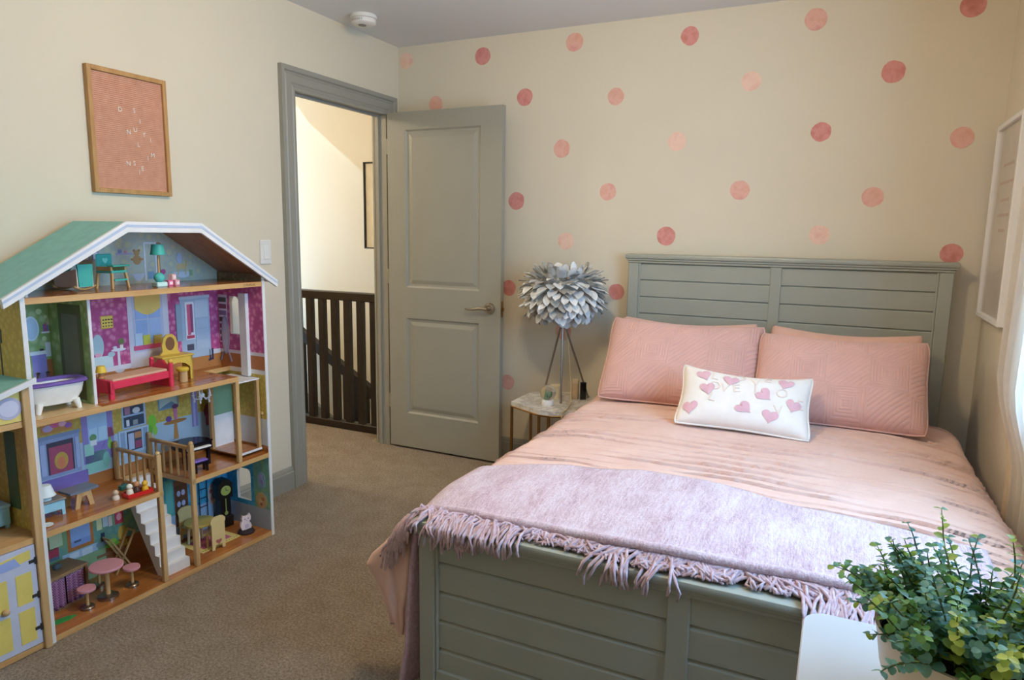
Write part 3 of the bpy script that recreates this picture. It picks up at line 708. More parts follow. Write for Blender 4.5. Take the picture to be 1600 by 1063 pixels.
# ------------------------------------------------------------------ left wall: letter board, switch; ceiling: smoke alarm
lb = thing('letter_board', 'pink felt letter board in an oak frame hanging on the wall', 'letter board', (XL, 1.838, 1.474))
lw, lh = .163, .455
b = MB(); fwid = .017
for y0, y1, z0, z1 in ((-lw, -lw+fwid, 0, lh), (lw-fwid, lw, 0, lh), (-lw+fwid, lw-fwid, 0, fwid), (-lw+fwid, lw-fwid, lh-fwid, lh)): b.box(0, .022, y0, y1, z0, z1, bev=.0015)
b.build('frame', m_oak, lb)
b = MB(); nr = 58; zz0, zz1 = fwid, lh-fwid
b.box(.002, .009, -lw+fwid, lw-fwid, zz0, zz1)
for k in range(nr):
    z = zz0+(zz1-zz0)*(k+.15)/nr; b.box(.009, .012, -lw+fwid, lw-fwid, z, z+(zz1-zz0)/nr*.62)
b.build('felt_panel', fabric('pink_felt', '#cf9678', '#d9a386', 40), lb)
m_let = M('white_letters', '#efe3d8', .5)
for ch, py, pz in (('D', 188.3, 172.2), ('S', 209.7, 170.4), ('I', 218, 186.3), ('N', 199.3, 205.2), ('U', 209.7, 200.4), ('Y', 223.2, 205.9), ('I', 233.2, 213.8), ('L', 213.4, 223), ('M', 235.4, 237.7), ('I', 227, 243.2), ('N', 195.6, 254.8), ('S', 204.8, 253.6), ('E', 217.3, 260.9), ('I', 212, 267)):
    y = -lw+2*lw*((py-142)/(262.5-142)); z = lh*(1-((pz-113)/(303-113)))
    m = Matrix.Translation((.0128, y, z)) @ Matrix.Rotation(math.radians(90), 4, 'Z') @ Matrix.Rotation(math.radians(90), 4, 'X')
    textmesh(ch, .024, 'letter', m_let, lb, m, .0008)
sw = thing('light_switch', 'white rocker light switch beside the doorway', 'light switch', (XL, 2.516, 1.179))
b = MB(); b.box(0, .006, -.036, .036, 0, .117, bev=.003); b.build('plate', m_whitepl, sw)
b = MB(); b.add([(.006, -.017, .025), (.006, .017, .025), (.006, .017, .092), (.006, -.017, .092), (.011, -.016, .026), (.011, .016, .026), (.007, .016, .091), (.007, -.016, .091)], [(4, 5, 6, 7), (0, 1, 5, 4), (1, 2, 6, 5), (2, 3, 7, 6), (3, 0, 4, 7)]); b.build('rocker', m_white, sw)
sa = thing('smoke_alarm', 'round white smoke alarm on the ceiling near the door', 'smoke alarm', (-2.335, 3.06, HC))
b = MB(); b.lathe([(.066, 0), (.068, -.004), (.068, -.016), (.064, -.019)], n=36); b.build('base', m_whitepl, sa, 40)
b = MB(); b.lathe([(.058, -.017), (.058, -.022)], n=36); b.build('vent_ring', m_dim, sa, 40)
b = MB(); b.lathe([(.063, -.021), (.064, -.024), (.062, -.040), (.052, -.047), (.03, -.050), (.001, -.050)], n=36); b.build('cover', m_whitepl, sa, 40)
b = MB(); b.lathe([(.020, -.0495), (.020, -.053), (.016, -.0545), (.001, -.055)], (.0, -.012, 0), 20); b.build('test_button', m_steel, sa, 40)
for k in range(3):
    b = MB()
    for q in range(7):
        a = math.radians(-90-27+q*9); rr = .0632-k*.0004
        b.box(rr*math.cos(a)-.004, rr*math.cos(a)+.004, rr*math.sin(a)-.001, rr*math.sin(a)+.001, -.029-k*.0035, -.0275-k*.0035)
    b.build('label_line', M('grey_print', '#9a958c', .6), sa)

# ------------------------------------------------------------------ right wall: framed print, curtains
fr_ = thing('framed_print', 'white framed print under glass on the wall beside the headboard', 'picture', (XR, 3.365, 1.02))
fwd, fht = .24, .80
b = MB()
for y0, y1, z0, z1 in ((-fwd, -fwd+.02, 0, fht), (fwd-.02, fwd, 0, fht), (-fwd+.02, fwd-.02, 0, .02), (-fwd+.02, fwd-.02, fht-.02, fht)): b.box(-.030, 0, y0, y1, z0, z1, bev=.002)
b.build('frame', m_white, fr_)
b = MB(); b.box(-.014, -.004, -fwd+.018, fwd-.018, .018, fht-.018); b.build('print_sheet', M('print_paper', '#d9cfc2', .6), fr_)
b = MB()
for k, (z, w) in enumerate(((.62, .10), (.55, .13), (.48, .08), (.42, .11), (.36, .06))): b.box(-.0146, -.0138, -w, w, z, z+.012)
b.build('printed_lines', M('print_lines', '#c9a79b', .6), fr_)
t = NT('picture_glass'); t.n.remove(t.b)
tr = t.add('ShaderNodeBsdfTransparent'); gl = t.add('ShaderNodeBsdfGlossy', {'Roughness': .02}); lwt = t.add('ShaderNodeLayerWeight', {'Blend': .5})
mx = t.add('ShaderNodeMixShader', {0: t.math('MULTIPLY_ADD', t.math('POWER', lwt.outputs['Facing'], 5.0), .96, .04), 1: tr.outputs[0], 2: gl.outputs[0]}); t.link(mx.outputs[0], t.out.inputs[0])
b = MB(); b.add([(-.019, -fwd+.019, .019), (-.019, fwd-.019, .019), (-.019, fwd-.019, fht-.019), (-.019, -fwd+.019, fht-.019)], [(0, 1, 2, 3)]); b.build('glass', t.m, fr_)
t = NT('sheer_curtain'); v = t.coord((1, 1, .3)); n = t.noise(v, 30, 3)
df = t.add('ShaderNodeBsdfDiffuse', {'Color': (*lin('#e9e2d6'), 1)}); tl = t.add('ShaderNodeBsdfTranslucent', {'Color': (*lin('#f0eae0'), 1)}); tp = t.add('ShaderNodeBsdfTransparent')
m1 = t.add('ShaderNodeMixShader', {0: .5, 1: df.outputs[0], 2: tl.outputs[0]}); m2 = t.add('ShaderNodeMixShader', {0: t.math('MULTIPLY', n, .3), 1: m1.outputs[0], 2: tp.outputs[0]})
t.n.remove(t.b); t.link(m2.outputs[0], t.out.inputs[0]); m_curt = t.m
m_curb = fabric('curtain_border', '#cdb592', '#d8c3a2', 20)
RZ = 2.28
rod = thing('curtain_rod', 'brushed metal curtain rod over the window', 'curtain rod', (XR-.075, 1.74, RZ))
b = MB(); b.cyl((0, -1.02, 0), (0, 1.02, 0), .011, n=12); b.build('rod', m_nickel, rod, 40)
for s in (-1.03, 1.03): b = MB(); b.ball((0, s, 0), .022, 12); b.build('finial', m_nickel, rod, 180)
for s in (-.93, .93): b = MB(); b.box(-.008, .075, s-.006, s+.006, -.02, -.008); b.box(.068, .075, s-.015, s+.015, -.05, .03); b.build('bracket', m_nickel, rod)
def curtain(y0, y1, label, border):
    o = thing('curtain', label, 'curtain', (XR-.075, (y0+y1)/2, 0))
    yc = (y0+y1)/2; hw = (y1-y0)/2
    def fn(i, j, a=0, b_=1):
        s = a+(b_-a)*i; z = RZ+.015-(RZ+.0)*j+.0
        k = max(0, min(1, (.95-z)/.35)); k = k*k*(3-2*k)
        amp = (.016+.020*j)*(1-.78*k)
        return (amp*math.sin(s*math.pi*11+.6*math.sin(j*3+s*5))-.012*j*(1-k)+.041*k, -hw+2*hw*s+.01*math.sin(s*30+j*4), max(.015, z))
    b = MB(); b.grid(lambda i, j: fn(i, j, 0, .93 if border else 1), 150, 40); b.build('sheer_panel', m_curt, o, 180)
    if border: b = MB(); b.grid(lambda i, j: fn(i, j, .925, 1), 16, 40); b.build('border', m_curb, o, 180, solid=.002)
curtain(2.16, 2.64, 'sheer white curtain with beige border hanging between window and headboard', True)
curtain(.86, 1.26, 'sheer white curtain hanging on the desk side of the window', False)

# ------------------------------------------------------------------ white desk with potted eucalyptus
DKZ = .76
dk = thing('desk', 'white desk with rounded corners standing at the foot of the bed', 'desk', (.27, .72, 0))
def rrect(x0, x1, y0, y1, r, n=6):
    o = []
    for cx, cy, a0 in ((x1-r, y1-r, 0), (x0+r, y1-r, 90), (x0+r, y0+r, 180), (x1-r, y0+r, 270)):
        o += [(cx+r*math.cos(math.radians(a0+90*k/n)), cy+r*math.sin(math.radians(a0+90*k/n))) for k in range(n+1)]
    return o
m_desk = M('white_desk_lacquer', '#c9ced1', .3, var=.01)
b = MB(); r0 = rrect(-.283, .16, -.50, .408, .035); r1 = rrect(-.281, .158, -.498, .406, .034); n = len(r0)
b.add([(x, y, DKZ-.03) for x, y in r0]+[(x, y, DKZ-.003) for x, y in r0]+[(x, y, DKZ) for x, y in r1], [tuple(range(n-1, -1, -1)), tuple(2*n+i for i in range(n))]+[(k*n+i, k*n+(i+1) % n, (k+1)*n+(i+1) % n, (k+1)*n+i) for k in (0, 1) for i in range(n)])
b.build('desk_top', m_desk, dk)
for x in (-.23, .11):
    for y in (-.45, .35): b = MB(); b.bar((x, y, DKZ-.03), (x*1.05, y*1.03, 0), .04, .04); b.build('leg', m_desk, dk)
b = MB(); b.box(-.22, .10, .30, .318, DKZ-.13, DKZ-.03); b.box(-.22, .10, -.42, -.402, DKZ-.13, DKZ-.03); b.box(-.22, -.202, -.42, .318, DKZ-.13, DKZ-.03); b.build('apron', m_desk, dk)
PX, PY = .178, .945
pp = thing('potted_plant', 'green eucalyptus in a cream pot on the white desk', 'plant', (PX, PY, DKZ))
b = MB(); b.lathe([(.076, 0), (.080, .004), (.096, .05), (.104, .100), (.106, .105), (.101, .105), (.098, .085)], n=40, cap=False); b.lathe([(.076, 0), (.001, 0)], n=40, cap=False); b.build('pot', M('cream_ceramic', '#d9c7ae', .35, var=.03), pp, 50)
b = MB(); b.lathe([(.0982, .088), (.001, .092)], n=24, cap=False); b.build('soil', M('dark_soil', '#2c241b', .95, bump=.8, bs=80), pp)
def leafmat(name, a, c_):
    t = NT(name); oi = t.add('ShaderNodeObjectInfo'); n = t.noise(t.coord(), 60, 3)
    t.link(t.ramp(t.math('ADD', t.math('MULTIPLY', oi.outputs['Random'], .75), t.math('MULTIPLY', n, .25)), [(.1, a), (.55, c_), (.92, sc(c_, 1.35))]), t.b.inputs['Base Color']); t.b.inputs['Roughness'].default_value = .42
    tl_ = t.add('ShaderNodeBsdfTranslucent'); t.link(t.b.inputs['Base Color'].links[0].from_socket, tl_.inputs['Color'])
    ms = t.add('ShaderNodeMixShader', {0: .38, 1: t.b.outputs[0], 2: tl_.outputs[0]}); t.link(ms.outputs[0], t.out.inputs[0]); return t.m
lm = [leafmat('leaf_blue_green', '#4b806f', '#8fc0ae'), leafmat('leaf_green', '#4d8045', '#88b562'), leafmat('leaf_lime', '#93b046', '#cbd96c')]
m_stem = M('green_stem', '#5d6a3c', .6)
def leafmesh(sz, m):
    b = MB()
    pts = [(0, 0)]
    def lf(i, j):
        a = 2*i-1; w = math.sin(math.pi*(j*.94+.03))**.6
        return (a*w*sz*.48, j*sz, .12*sz*(a*a)*w-.22*sz*j*j)
    b.grid(lf, 2, 4); return b
rnd = random.Random(21); protos = []
for m in lm: protos.append([leafmesh(s_, m) for s_ in (.0095, .012, .0145)])
pm = []
for mi, ps in enumerate(protos):
    row = []
    for q in ps: o = q.build('leaf', lm[mi], pp, 180); row.append(o.data); bpy.data.objects.remove(o)
    pm.append(row)
leaves = []
for s_ in range(150):
    az = rnd.uniform(0, 2*math.pi); el = rnd.uniform(.5, 1.25)
    if s_ < 40: el = rnd.uniform(.75, 1.35)
    ln = rnd.uniform(.06, .125)
    if s_ == 0: az, el, ln = 2.0, 1.1, .165
    if s_ == 1: az, el, ln = 2.9, .62, .155
    if s_ == 2: az, el, ln = 3.6, .35, .10
    if s_ == 3: az, el, ln = .5, .95, .16
    r0 = rnd.uniform(.005, .088); p = Vector((r0*math.cos(az), r0*math.sin(az), .088)); pts = [p.copy()]
    d = Vector((math.cos(az)*math.cos(el), math.sin(az)*math.cos(el), math.sin(el))); p = p+Vector((0, 0, .012)); pts.append(p.copy())
    N = 11
    for k in range(N):
        d = (d+Vector((rnd.uniform(-.12, .12), rnd.uniform(-.12, .12), rnd.uniform(-.10, .06)-.02))).normalized(); p = p+d*ln/N; pts.append(p.copy())
    b = MB(); b.tube(pts, [.0011]*(len(pts)-2)+[.0008, .0005], 5); stem = b.build('stem', m_stem, pp, 180)
    kind = rnd.choices((0, 1, 2), (5, 4, 1.5))[0]
    for k in range(3, len(pts)):
        for sd in (0, 1):
            a = k*2.1+sd*math.pi+rnd.uniform(-.3, .3)
            axis = (pts[k]-pts[k-1]).normalized(); ref = Vector((0, 0, 1)) if abs(axis.z) < .9 else Vector((1, 0, 0))
            e1 = axis.cross(ref).normalized(); e2 = axis.cross(e1)
            out = (e1*math.cos(a)+e2*math.sin(a)+axis*rnd.uniform(.2, .7)).normalized()
            side = out.cross(Vector((rnd.uniform(-.4, .4), rnd.uniform(-.4, .4), 1))).normalized(); nr_ = side.cross(out)
            sz = 2 if k < 7 else (1 if k < 10 else 0)
            kk = kind if rnd.random() < .8 else rnd.randrange(3)
            m = Matrix((side, out, nr_)).transposed().to_4x4(); m.translation = pts[k]
            wp = m.translation
            leaves.append((stem, kk, sz, m))
campos = Vector((-PX, -PY, CAMH-DKZ))
leaves.sort(key=lambda l: (l[3].translation-campos).length)
for stem, kk, sz, m in leaves[:300]: inst(pm[kk][sz], 'leaf', stem, m)
b = MB()
for stem, kk, sz, m in leaves[300:]:
    me = pm[kk][sz]; b.add([m @ v.co for v in me.vertices], [tuple(p.vertices) for p in me.polygons], kk)
lo = b.build('foliage', lm, pp, 60); lo['kind'] = 'stuff'
#@@PART3
# ------------------------------------------------------------------ dollhouse (local x = along its front, y = depth to the wall, z = up)
HO = (-2.225, 1.222, 0); HA_ = math.atan2(.9996, .02835)
cH, sH = math.cos(HA_), math.sin(HA_)
def dh(u, v, z): return (HO[0]+u*cH-v*sH, HO[1]+u*sH+v*cH, z)
WD, DP = .952, .277
F0, F1, F2, F3 = .022, .382, .747, 1.130
house = thing('dollhouse', 'tall open-fronted wooden dollhouse with a teal roof against the wall', 'dollhouse', HO, HA_)
KM = {}
def K(h, r=.5):
    if (h, r) not in KM: KM[(h, r)] = M('toy_paint_'+h.strip('#'), sc(h, 1.22), r, var=.04, vs=25)
    return KM[(h, r)]
m_teal = M('teal_roof_print', '#86c4bf', .6, var=.08, vs=30)
m_bluew = M('white_edge_board', '#e6e6e4', .4)
def flecked(name, a, b_, c_, s):
    t = NT(name); v = t.coord(); n = t.add('ShaderNodeTexVoronoi', {'Vector': v, 'Scale': s}).outputs['Distance']
    t.link(t.ramp(n, [(.25, a), (.45, b_), (.7, c_)]), t.b.inputs['Base Color']); t.b.inputs['Roughness'].default_value = .5; return t.m
m_mag = flecked('magenta_wallpaper', '#da8ab2', '#c65d95', '#b84f88', 45)
m_grn = flecked('green_wallpaper', '#bdd09a', '#9dba78', '#93b26c', 30)
m_nur = flecked('nursery_wallpaper', '#cfd3b0', '#b9c6bd', '#c6cdb9', 28)
m_yel = flecked('yellow_wallpaper', '#d8c266', '#cfb657', '#c6ad52', 60)
m_tql = flecked('teal_wallpaper', '#7fb3a0', '#6fa79c', '#88b487', 25)
m_blu = flecked('blue_wallpaper', '#3fa3cf', '#3595c4', '#4fb0d8', 40)
m_pat = flecked('brown_knee_print', '#8a714c', '#77603f', '#9b8259', 60)
P2 = lambda name, poly, d0, d1, plane, m, par=house: MB().prism(poly, d0, d1, plane).build(name, m, par)
def BX_(name, m, *a, par=house, bev=0): return MB().box(*a, bev=bev).build(name, m, par)
# shell
BX_('left_panel', m_bluew, 0, .014, 0, DP, 0, 1.158)
# right panel with window openings (v, z)
b = MB(); hol = [(.141, .201, .892, 1.058), (.118, .205, .138, .285)]
vs_ = sorted({0, DP}|{h[0] for h in hol}|{h[1] for h in hol}); zs_ = sorted({0, 1.158}|{h[2] for h in hol}|{h[3] for h in hol})
for v0, v1 in zip(vs_, vs_[1:]):
    for z0, z1 in zip(zs_, zs_[1:]):
        if not any(h[0] <= v0 and v1 <= h[1] and h[2] <= z0 and z1 <= h[3] for h in hol): b.box(WD-.014, WD, v0, v1, z0, z1)
for v0, v1, z0, z1 in hol:  # rounded heads
    for s, vv in ((1, v0), (-1, v1)): b.prism([(vv, z1), (vv+s*.022, z1), (vv+s*.008, z1-.008), (vv, z1-.024)], WD-.014, WD, 'yz')
b.build('right_panel', m_bluew, house)
EV = -.056; SLOPE = [(EV, 1.132), (.345, 1.366), (.645, 1.366), (WD+.06, 1.132)]
b = MB(); b.prism([(0, 0), (WD, 0), (WD, 1.164), (.643, 1.361), (.347, 1.361), (0, 1.159)], DP-.006, DP, 'xz'); b.build('back_panel', m_brownp, house)
def roofseg(name, a, c, m_top, m_und):
    d = Vector((c[0]-a[0], c[1]-a[1])).normalized(); n = Vector((-d.y, d.x)); n = n if n.y > 0 else -n
    t = .009; p = [a, c, (c[0]-n.x*t, c[1]-n.y*t), (a[0]-n.x*t, a[1]-n.y*t)]
    o = P2(name, p, -.004, DP+.004, 'xz', m_top); p2 = [(x-n.x*t*1.0, z-n.y*t*1.0) for x, z in (a, c)]
    p3 = p2+[(x-n.x*.0012, z-n.y*.0012) for x, z in reversed(p2)]
    P2('roof_lining', p3, .004, DP-.006, 'xz', m_und, o)
roofseg('roof_board', SLOPE[0], SLOPE[1], m_teal, m_brownp); roofseg('roof_board', SLOPE[1], SLOPE[2], m_teal, m_brownp); roofseg('roof_board', SLOPE[2], SLOPE[3], m_teal, m_brownp)
# white fascia with a pale blue groove
def off(pts, dlt): return [(x, z-dlt) for x, z in pts]
def band(name, o0, o1, d0, d1, m):
    a = [SLOPE[0], SLOPE[1], SLOPE[2], SLOPE[3]]
    def sh(o): return [(EV+o*.10, 1.132-o*.85+o*.06), (.345+o*.12, 1.366-o), (.645-o*.12, 1.366-o), (WD+.06-o*.10, 1.132-o*.85+o*.06)]
    A, B_ = sh(o0), sh(o1)
    b = MB()
    for k in range(3): b.prism([A[k], A[k+1], B_[k+1], B_[k]], d0, d1, 'xz')
    return b.build(name, m, house)
band('fascia', 0, .036, -.016, -.004, m_bluew); band('fascia_groove', .010, .019, -.0172, -.015, K('#a9b6c9'))
for u in (.012, WD-.012): MB().cyl((u, -.018, 1.137), (u, -.014, 1.137), .0045, n=10).build('screw', m_steel, house)
# floors
def floorb(name, z, rects, wood_):
    b = MB()
    for u0, u1, v0, v1 in rects: b.box(u0, u1, v0, v1, z-.020, z-.001)
    o = b.build(name, m_pine, house)
    b = MB()
    for u0, u1, v0, v1 in rects: b.box(u0, u1, v0+.002, v1, z-.001, z)
    b.build('floor_print', wood_, o); return o
floorb('ground_floor', F0, [(.014, WD-.014, 0, DP-.006)], m_orange)
floorb('first_floor', F1, [(.014, .428, 0, DP-.006), (.552, WD-.014, 0, DP-.006), (.428, .552, .262, DP-.006)], m_orange)
floorb('second_floor', F2, [(.014, .795, 0, DP-.006), (.795, WD-.014, .215, DP-.006)], m_orange)
floorb('attic_floor', F3, [(.014, WD-.014, 0, DP-.006)], m_orange)
m = Matrix.Translation((.872, -.0006, F3-.0105)) @ Matrix.Rotation(math.radians(90), 4, 'X')
textmesh('\u2302 KidKraft', .0135, 'maker_lettering', K('#7a5a34'), house, m, .0003)
BX_('tile_print', K('#c9b085', .25), .014, .225, .004, DP-.008, F2, F2+.0008)
# bathroom divider
o = BX_('divider', m_bluew, .228, .238, .045, DP-.006, F2, F3-.02)
BX_('door_print', K('#5f6442'), .2268, .228, .085, .215, F2+.01, 1.085, par=o); BX_('door_inset', K('#76786a'), .2262, .2268, .105, .195, F2+.07, 1.05, par=o)
BX_('wall_print', m_grn, .2272, .228, .05, DP-.007, F2, F3-.021, par=o)
# posts, stair, rails, lift
for u in (.419, .560): BX_('post', m_pinev, u-.009, u+.009, .0, .018, F0, .52, bev=.002); MB().ball((u, .009, .524), .010, 10).build('post_knob', m_pinev, house, 60)
BX_('post', m_pinev, .779, .797, .0, .018, F1, F2-.02, bev=.002)
b = MB(); n = 9; rise = (F1-F0-.012)/n; run = .215/n
b.prism([(.035, F0)]+[p for k in range(n) for p in ((.035+k*run, F0+(k+1)*rise), (.035+(k+1)*run, F0+(k+1)*rise))]+[(.25, F1-.05), (.075, F0)], .434, .546, 'yz')
b.build('staircase', M('white_stair', '#ecebe8', .45), house)
for u in (.419, .560):
    rl_ = BX_('stair_rail', m_pinev, u-.006, u+.006, .015, .252, .498, .512, bev=.002)
    BX_('newel', m_pinev, u-.008, u+.008, .247, .263, F1, .522, par=rl_, bev=.002); MB().ball((u, .255, .527), .009, 10).build('newel_knob', m_pinev, rl_, 60)
    for k in range(5): BX_('baluster', m_pinev, u-.0035, u+.0035, .045+k*.042, .052+k*.042, F1, .50, par=rl_)
lift = BX_('lift_platform', m_orange, .806, .930, .035, .205, .398, .404)
BX_('lift_edge', m_bluew, .804, .932, .032, .035, .396, .405, par=lift); BX_('lift_top', m_bluew, .804, .932, .032, .205, .708, .714, par=lift)
for u, v in ((.812, .196), (.924, .041)): BX_('lift_post', m_pinev, u-.007, u+.007, v-.007, v+.007, .404, .708, par=lift)
BX_('lift_back', K('#7fa07e'), .806, .930, .203, .206, .545, .708, par=lift); BX_('lift_wainscot', K('#dcdcdc'), .806, .930, .203, .206, .404, .545, par=lift)
MB().ball((.938, .03, .555), .009, 10).build('lift_knob', m_pinev, lift, 60)
BX_('lift_track', m_bluew, .920, .9375, .085, .125, F2-.03, 1.075)
# printed walls
VB = DP-.006
def wp(name, m, u0, u1, z0, z1, d=.001, par=house): return MB().box(u0, u1, VB-d, VB, z0, z1).build(name, m, par)
def rp(name, m, v0, v1, z0, z1, d=.001): return MB().box(WD-.014-d, WD-.014, v0, v1, z0, z1).build(name, m, house)
b = MB(); b.prism([(.014, F3), (WD-.014, F3), (WD-.014, 1.168), (.640, 1.358), (.350, 1.358), (.014, 1.163)], VB-.001, VB, 'xz'); b.build('wallpaper', m_nur, house)
wp('wallpaper', m_grn, .014, .228, F2+.03, F3-.02); wp('wallpaper', m_mag, .238, WD-.014, F2+.07, F3-.02); wp('skirting_print', K('#a9743f'), .238, WD-.014, F2, F2+.055, .0012); wp('wainscot_print', K('#cfd2da'), .238, WD-.014, F2+.055, F2+.075, .0012)
wp('wallpaper', m_yel, .014, WD-.014, F1+.17, F2-.02); wp('wainscot_print', K('#a9c0cf'), .014, WD-.014, F1+.045, F1+.175, .0012); wp('skirting_print', K('#a06a38'), .014, WD-.014, F1, F1+.045, .0014)
wp('wallpaper', m_tql, .014, .56, F0+.10, F1-.02); wp('skirting_print', K('#8a5a30'), .36, .60, F0, F0+.11, .0014); wp('wainscot_print', K('#8fae7e'), .014, .36, F0, F0+.10, .0012)
wp('wallpaper', m_blu, .60, WD-.014, F0+.11, F1-.02); wp('wainscot_print', K('#93b4d2'), .60, WD-.014, F0, F0+.12, .0012)
# right wall prints, leaving the window openings free
rp('wallpaper', m_pat, .004, VB, F3, F3+.030)
def rgrid(m, v0, v1, z0, z1, name='wallpaper'):
    b = MB(); vs_ = sorted({v0, v1}|{x for h in hol for x in h[:2] if v0 < x < v1}); zs_ = sorted({z0, z1}|{x for h in hol for x in h[2:] if z0 < x < z1})
    for a, c in zip(vs_, vs_[1:]):
        for e, f_ in zip(zs_, zs_[1:]):
            if not any(h[0] <= a and c <= h[1] and h[2] <= e and f_ <= h[3] for h in hol): b.box(WD-.015, WD-.014, a, c, e, f_)
    b.build(name, m, house)
rgrid(m_mag, .003, VB, F2+.075, F3-.02); rgrid(K('#a4683a'), .003, VB, F2, F2+.06, 'skirting_print'); rgrid(K('#c9c4cc'), .003, VB, F2+.06, F2+.075, 'wainscot_print')
rgrid(m_yel, .003, VB, F1+.15, F2-.02); rgrid(K('#c3c8cc'), .003, VB, F1+.03, F1+.15, 'wainscot_print'); rgrid(m_orange, .003, VB, F1, F1+.03, 'skirting_print')
rgrid(m_tql, .003, .1, F0+.095, F1-.02); rgrid(m_blu, .1, VB, F0+.095, F1-.02); rgrid(K('#98a2ad'), .003, VB, F0, F0+.095, 'wainscot_print')
def motif(name, rects, d0=.0014, side=None):
    """printed picture on a wall: list of (colour, u0, u1, z0, z1) or (colour, polygon)"""
    mats = []; b = MB()
    for k, r in enumerate(rects):
        mm = K(r[0]); 
        if mm not in mats: mats.append(mm)
        i = mats.index(mm); d = d0+.0004*(k+1)
        if side is None:
            if len(r) == 5: b.box(r[1], r[2], VB-d, VB-.0008, r[3], r[4], i)
            else: b.prism(r[1], VB-d, VB-.0008, 'xz', i)
        else:
            x0 = WD-.014
            if len(r) == 5: b.box(x0-d, x0-.0008, r[1], r[2], r[3], r[4], i)
            else: b.prism(r[1], x0-d, x0-.0008, 'yz', i)
    return b.build(name, mats, house)
def ell(cu, cz, a, c, n=18): return [(cu+a*math.cos(2*math.pi*k/n), cz+c*math.sin(2*math.pi*k/n)) for k in range(n)]
# attic prints
motif('picture_print', [('#8f98c0', .36, .385, 1.222, 1.25), ('#e3e0da', .364, .381, 1.226, 1.246), ('#8f98c0', .395, .42, 1.225, 1.257), ('#e3e0da', .399, .416, 1.229, 1.253)])
motif('shelf_print', [('#a9a4cc', .485, .55, 1.243, 1.249), ('#7f8fb8', .495, .51, 1.249, 1.262), ('#c98aa0', .52, .53, 1.249, 1.258)])
motif('bear_print', [('#b0895a', ell(.57, 1.222, .017, .019)), ('#b0895a', ell(.57, 1.248, .012, .011)), ('#a07a4c', ell(.56, 1.258, .005, .005)), ('#a07a4c', ell(.58, 1.258, .005, .005)), ('#b0895a', ell(.552, 1.224, .008, .005)), ('#b0895a', ell(.588, 1.224, .008, .005))])
motif('lamp_print', [('#d5dbe3', .600, .606, 1.14, 1.285), ('#d5dbe3', .648, .654, 1.14, 1.285), ('#d5dbe3', .600, .654, 1.283, 1.29), ('#9a7a58', ell(.665, 1.27, .014, .02)), ('#a48456', .662, .667, 1.15, 1.26)])
motif('rocker_print', [('#c3cbd8', [(.545+.055*k/8, 1.168-.03*math.sin(math.pi*k/8)) for k in range(9)])])
motif('rocker_print', [('#c3cbd8', [(.72+.1*k/8, 1.168-.026*math.sin(math.pi*k/8)) for k in range(9)])])
motif('bucket_print', [('#7fa0b8', .612, .640, 1.145, 1.175)])
motif('giraffe_print', [('#c9b383', ell(.765, 1.19, .026, .012)), ('#c9b383', .745, .75, 1.155, 1.19), ('#c9b383', .78, .785, 1.155, 1.19), ('#a9bcd8', ell(.755, 1.225, .012, .022)), ('#c9b383', .785, .79, 1.19, 1.215), ('#8fa77a', .80, .815, 1.15, 1.175)])
motif('flower_print', [('#8a4f94', ell(.665, 1.165, .018, .015)), ('#b45a8c', ell(.68, 1.172, .01, .01)), ('#7a5a38', .66, .68, 1.135, 1.155)])
motif('skirting_print', [('#8f6238', .20, .93, 1.131, 1.166)], .0002)
# bathroom prints
motif('mirror_print', [('#cfdcea', ell(.166, .998, .026, .043)), ('#b9cde0', ell(.166, .998, .021, .037))]); motif('shelf_print', [('#d9dde8', .198, .226, .978, .984), ('#8a5aa8', .205, .210, .984, 1.01), ('#c0608c', .211, .216, .984, 1.014), ('#6f7fc0', .217, .222, .984, 1.006)])
motif('basin_print', [('#8f86c8', .16, .208, .815, .905), ('#dfe3ea', .155, .21, .905, .918), ('#3a3a46', .188, .20, .918, .925)]); motif('cupboard_print', [('#a5673a', .207, .226, .815, .885), ('#d3dcea', .207, .224, .895, .945)])
motif('bubble_print', [('#c3d4a0', ell(.12, 1.05, .012, .012)), ('#c3d4a0', ell(.195, 1.055, .010, .010)), ('#c3d4a0', ell(.215, 1.035, .006, .006)), ('#c3d4a0', ell(.205, .96, .008, .008))])
# bedroom prints
motif('picture_print', [('#c2a43c', .408, .456, .968, 1.017), ('#e2c860', .411, .453, .971, 1.014)]+[('#3a2f28', ell(.417+.0105*(k % 4), .978+.012*(k//4), .0025, .0025, 8)) for k in range(12)])
motif('armchair_print', [('#a9c8cf', ell(.392, .905, .022, .045)), ('#b9d4d8', .372, .445, .82, .865), ('#a3c2ca', ell(.44, .868, .014, .010)), ('#d7a0b8', .378, .40, .865, .878)])
motif('tea_table_print', [('#d6dbe2', ell(.470, .882, .03, .006)), ('#cdd3dc', .464, .474, .80, .88), ('#c3ccd6', ell(.469, .80, .018, .008)), ('#e9e6e0', .476, .488, .886, .90), ('#6f7f4c', ell(.482, .913, .012, .012)), ('#d0d8dc', ell(.455, .892, .008, .006))])
motif('window_print', [('#c9ccd8', .515, .690, .80, 1.09), ('#b4bfd6', .535, .665, .86, 1.08), ('#93b0da', .546, .596, .905, .985), ('#a0bce0', .602, .652, .905, .985), ('#93b0da', .546, .596, .99, 1.06), ('#93b0da', .602, .652, .99, 1.06), ('#d8c06a', [(.545+.11*k/10, 1.03-.025*math.sin(math.pi*k/10)) for k in range(11)]+[(.655, 1.085), (.545, 1.085)]), ('#c8557f', .532, .672, .868, .886), ('#b8d0e2', .538, .57, .886, .935), ('#cfcf52', .572, .602, .886, .925), ('#d0b65c', .618, .654, .886, .92)])
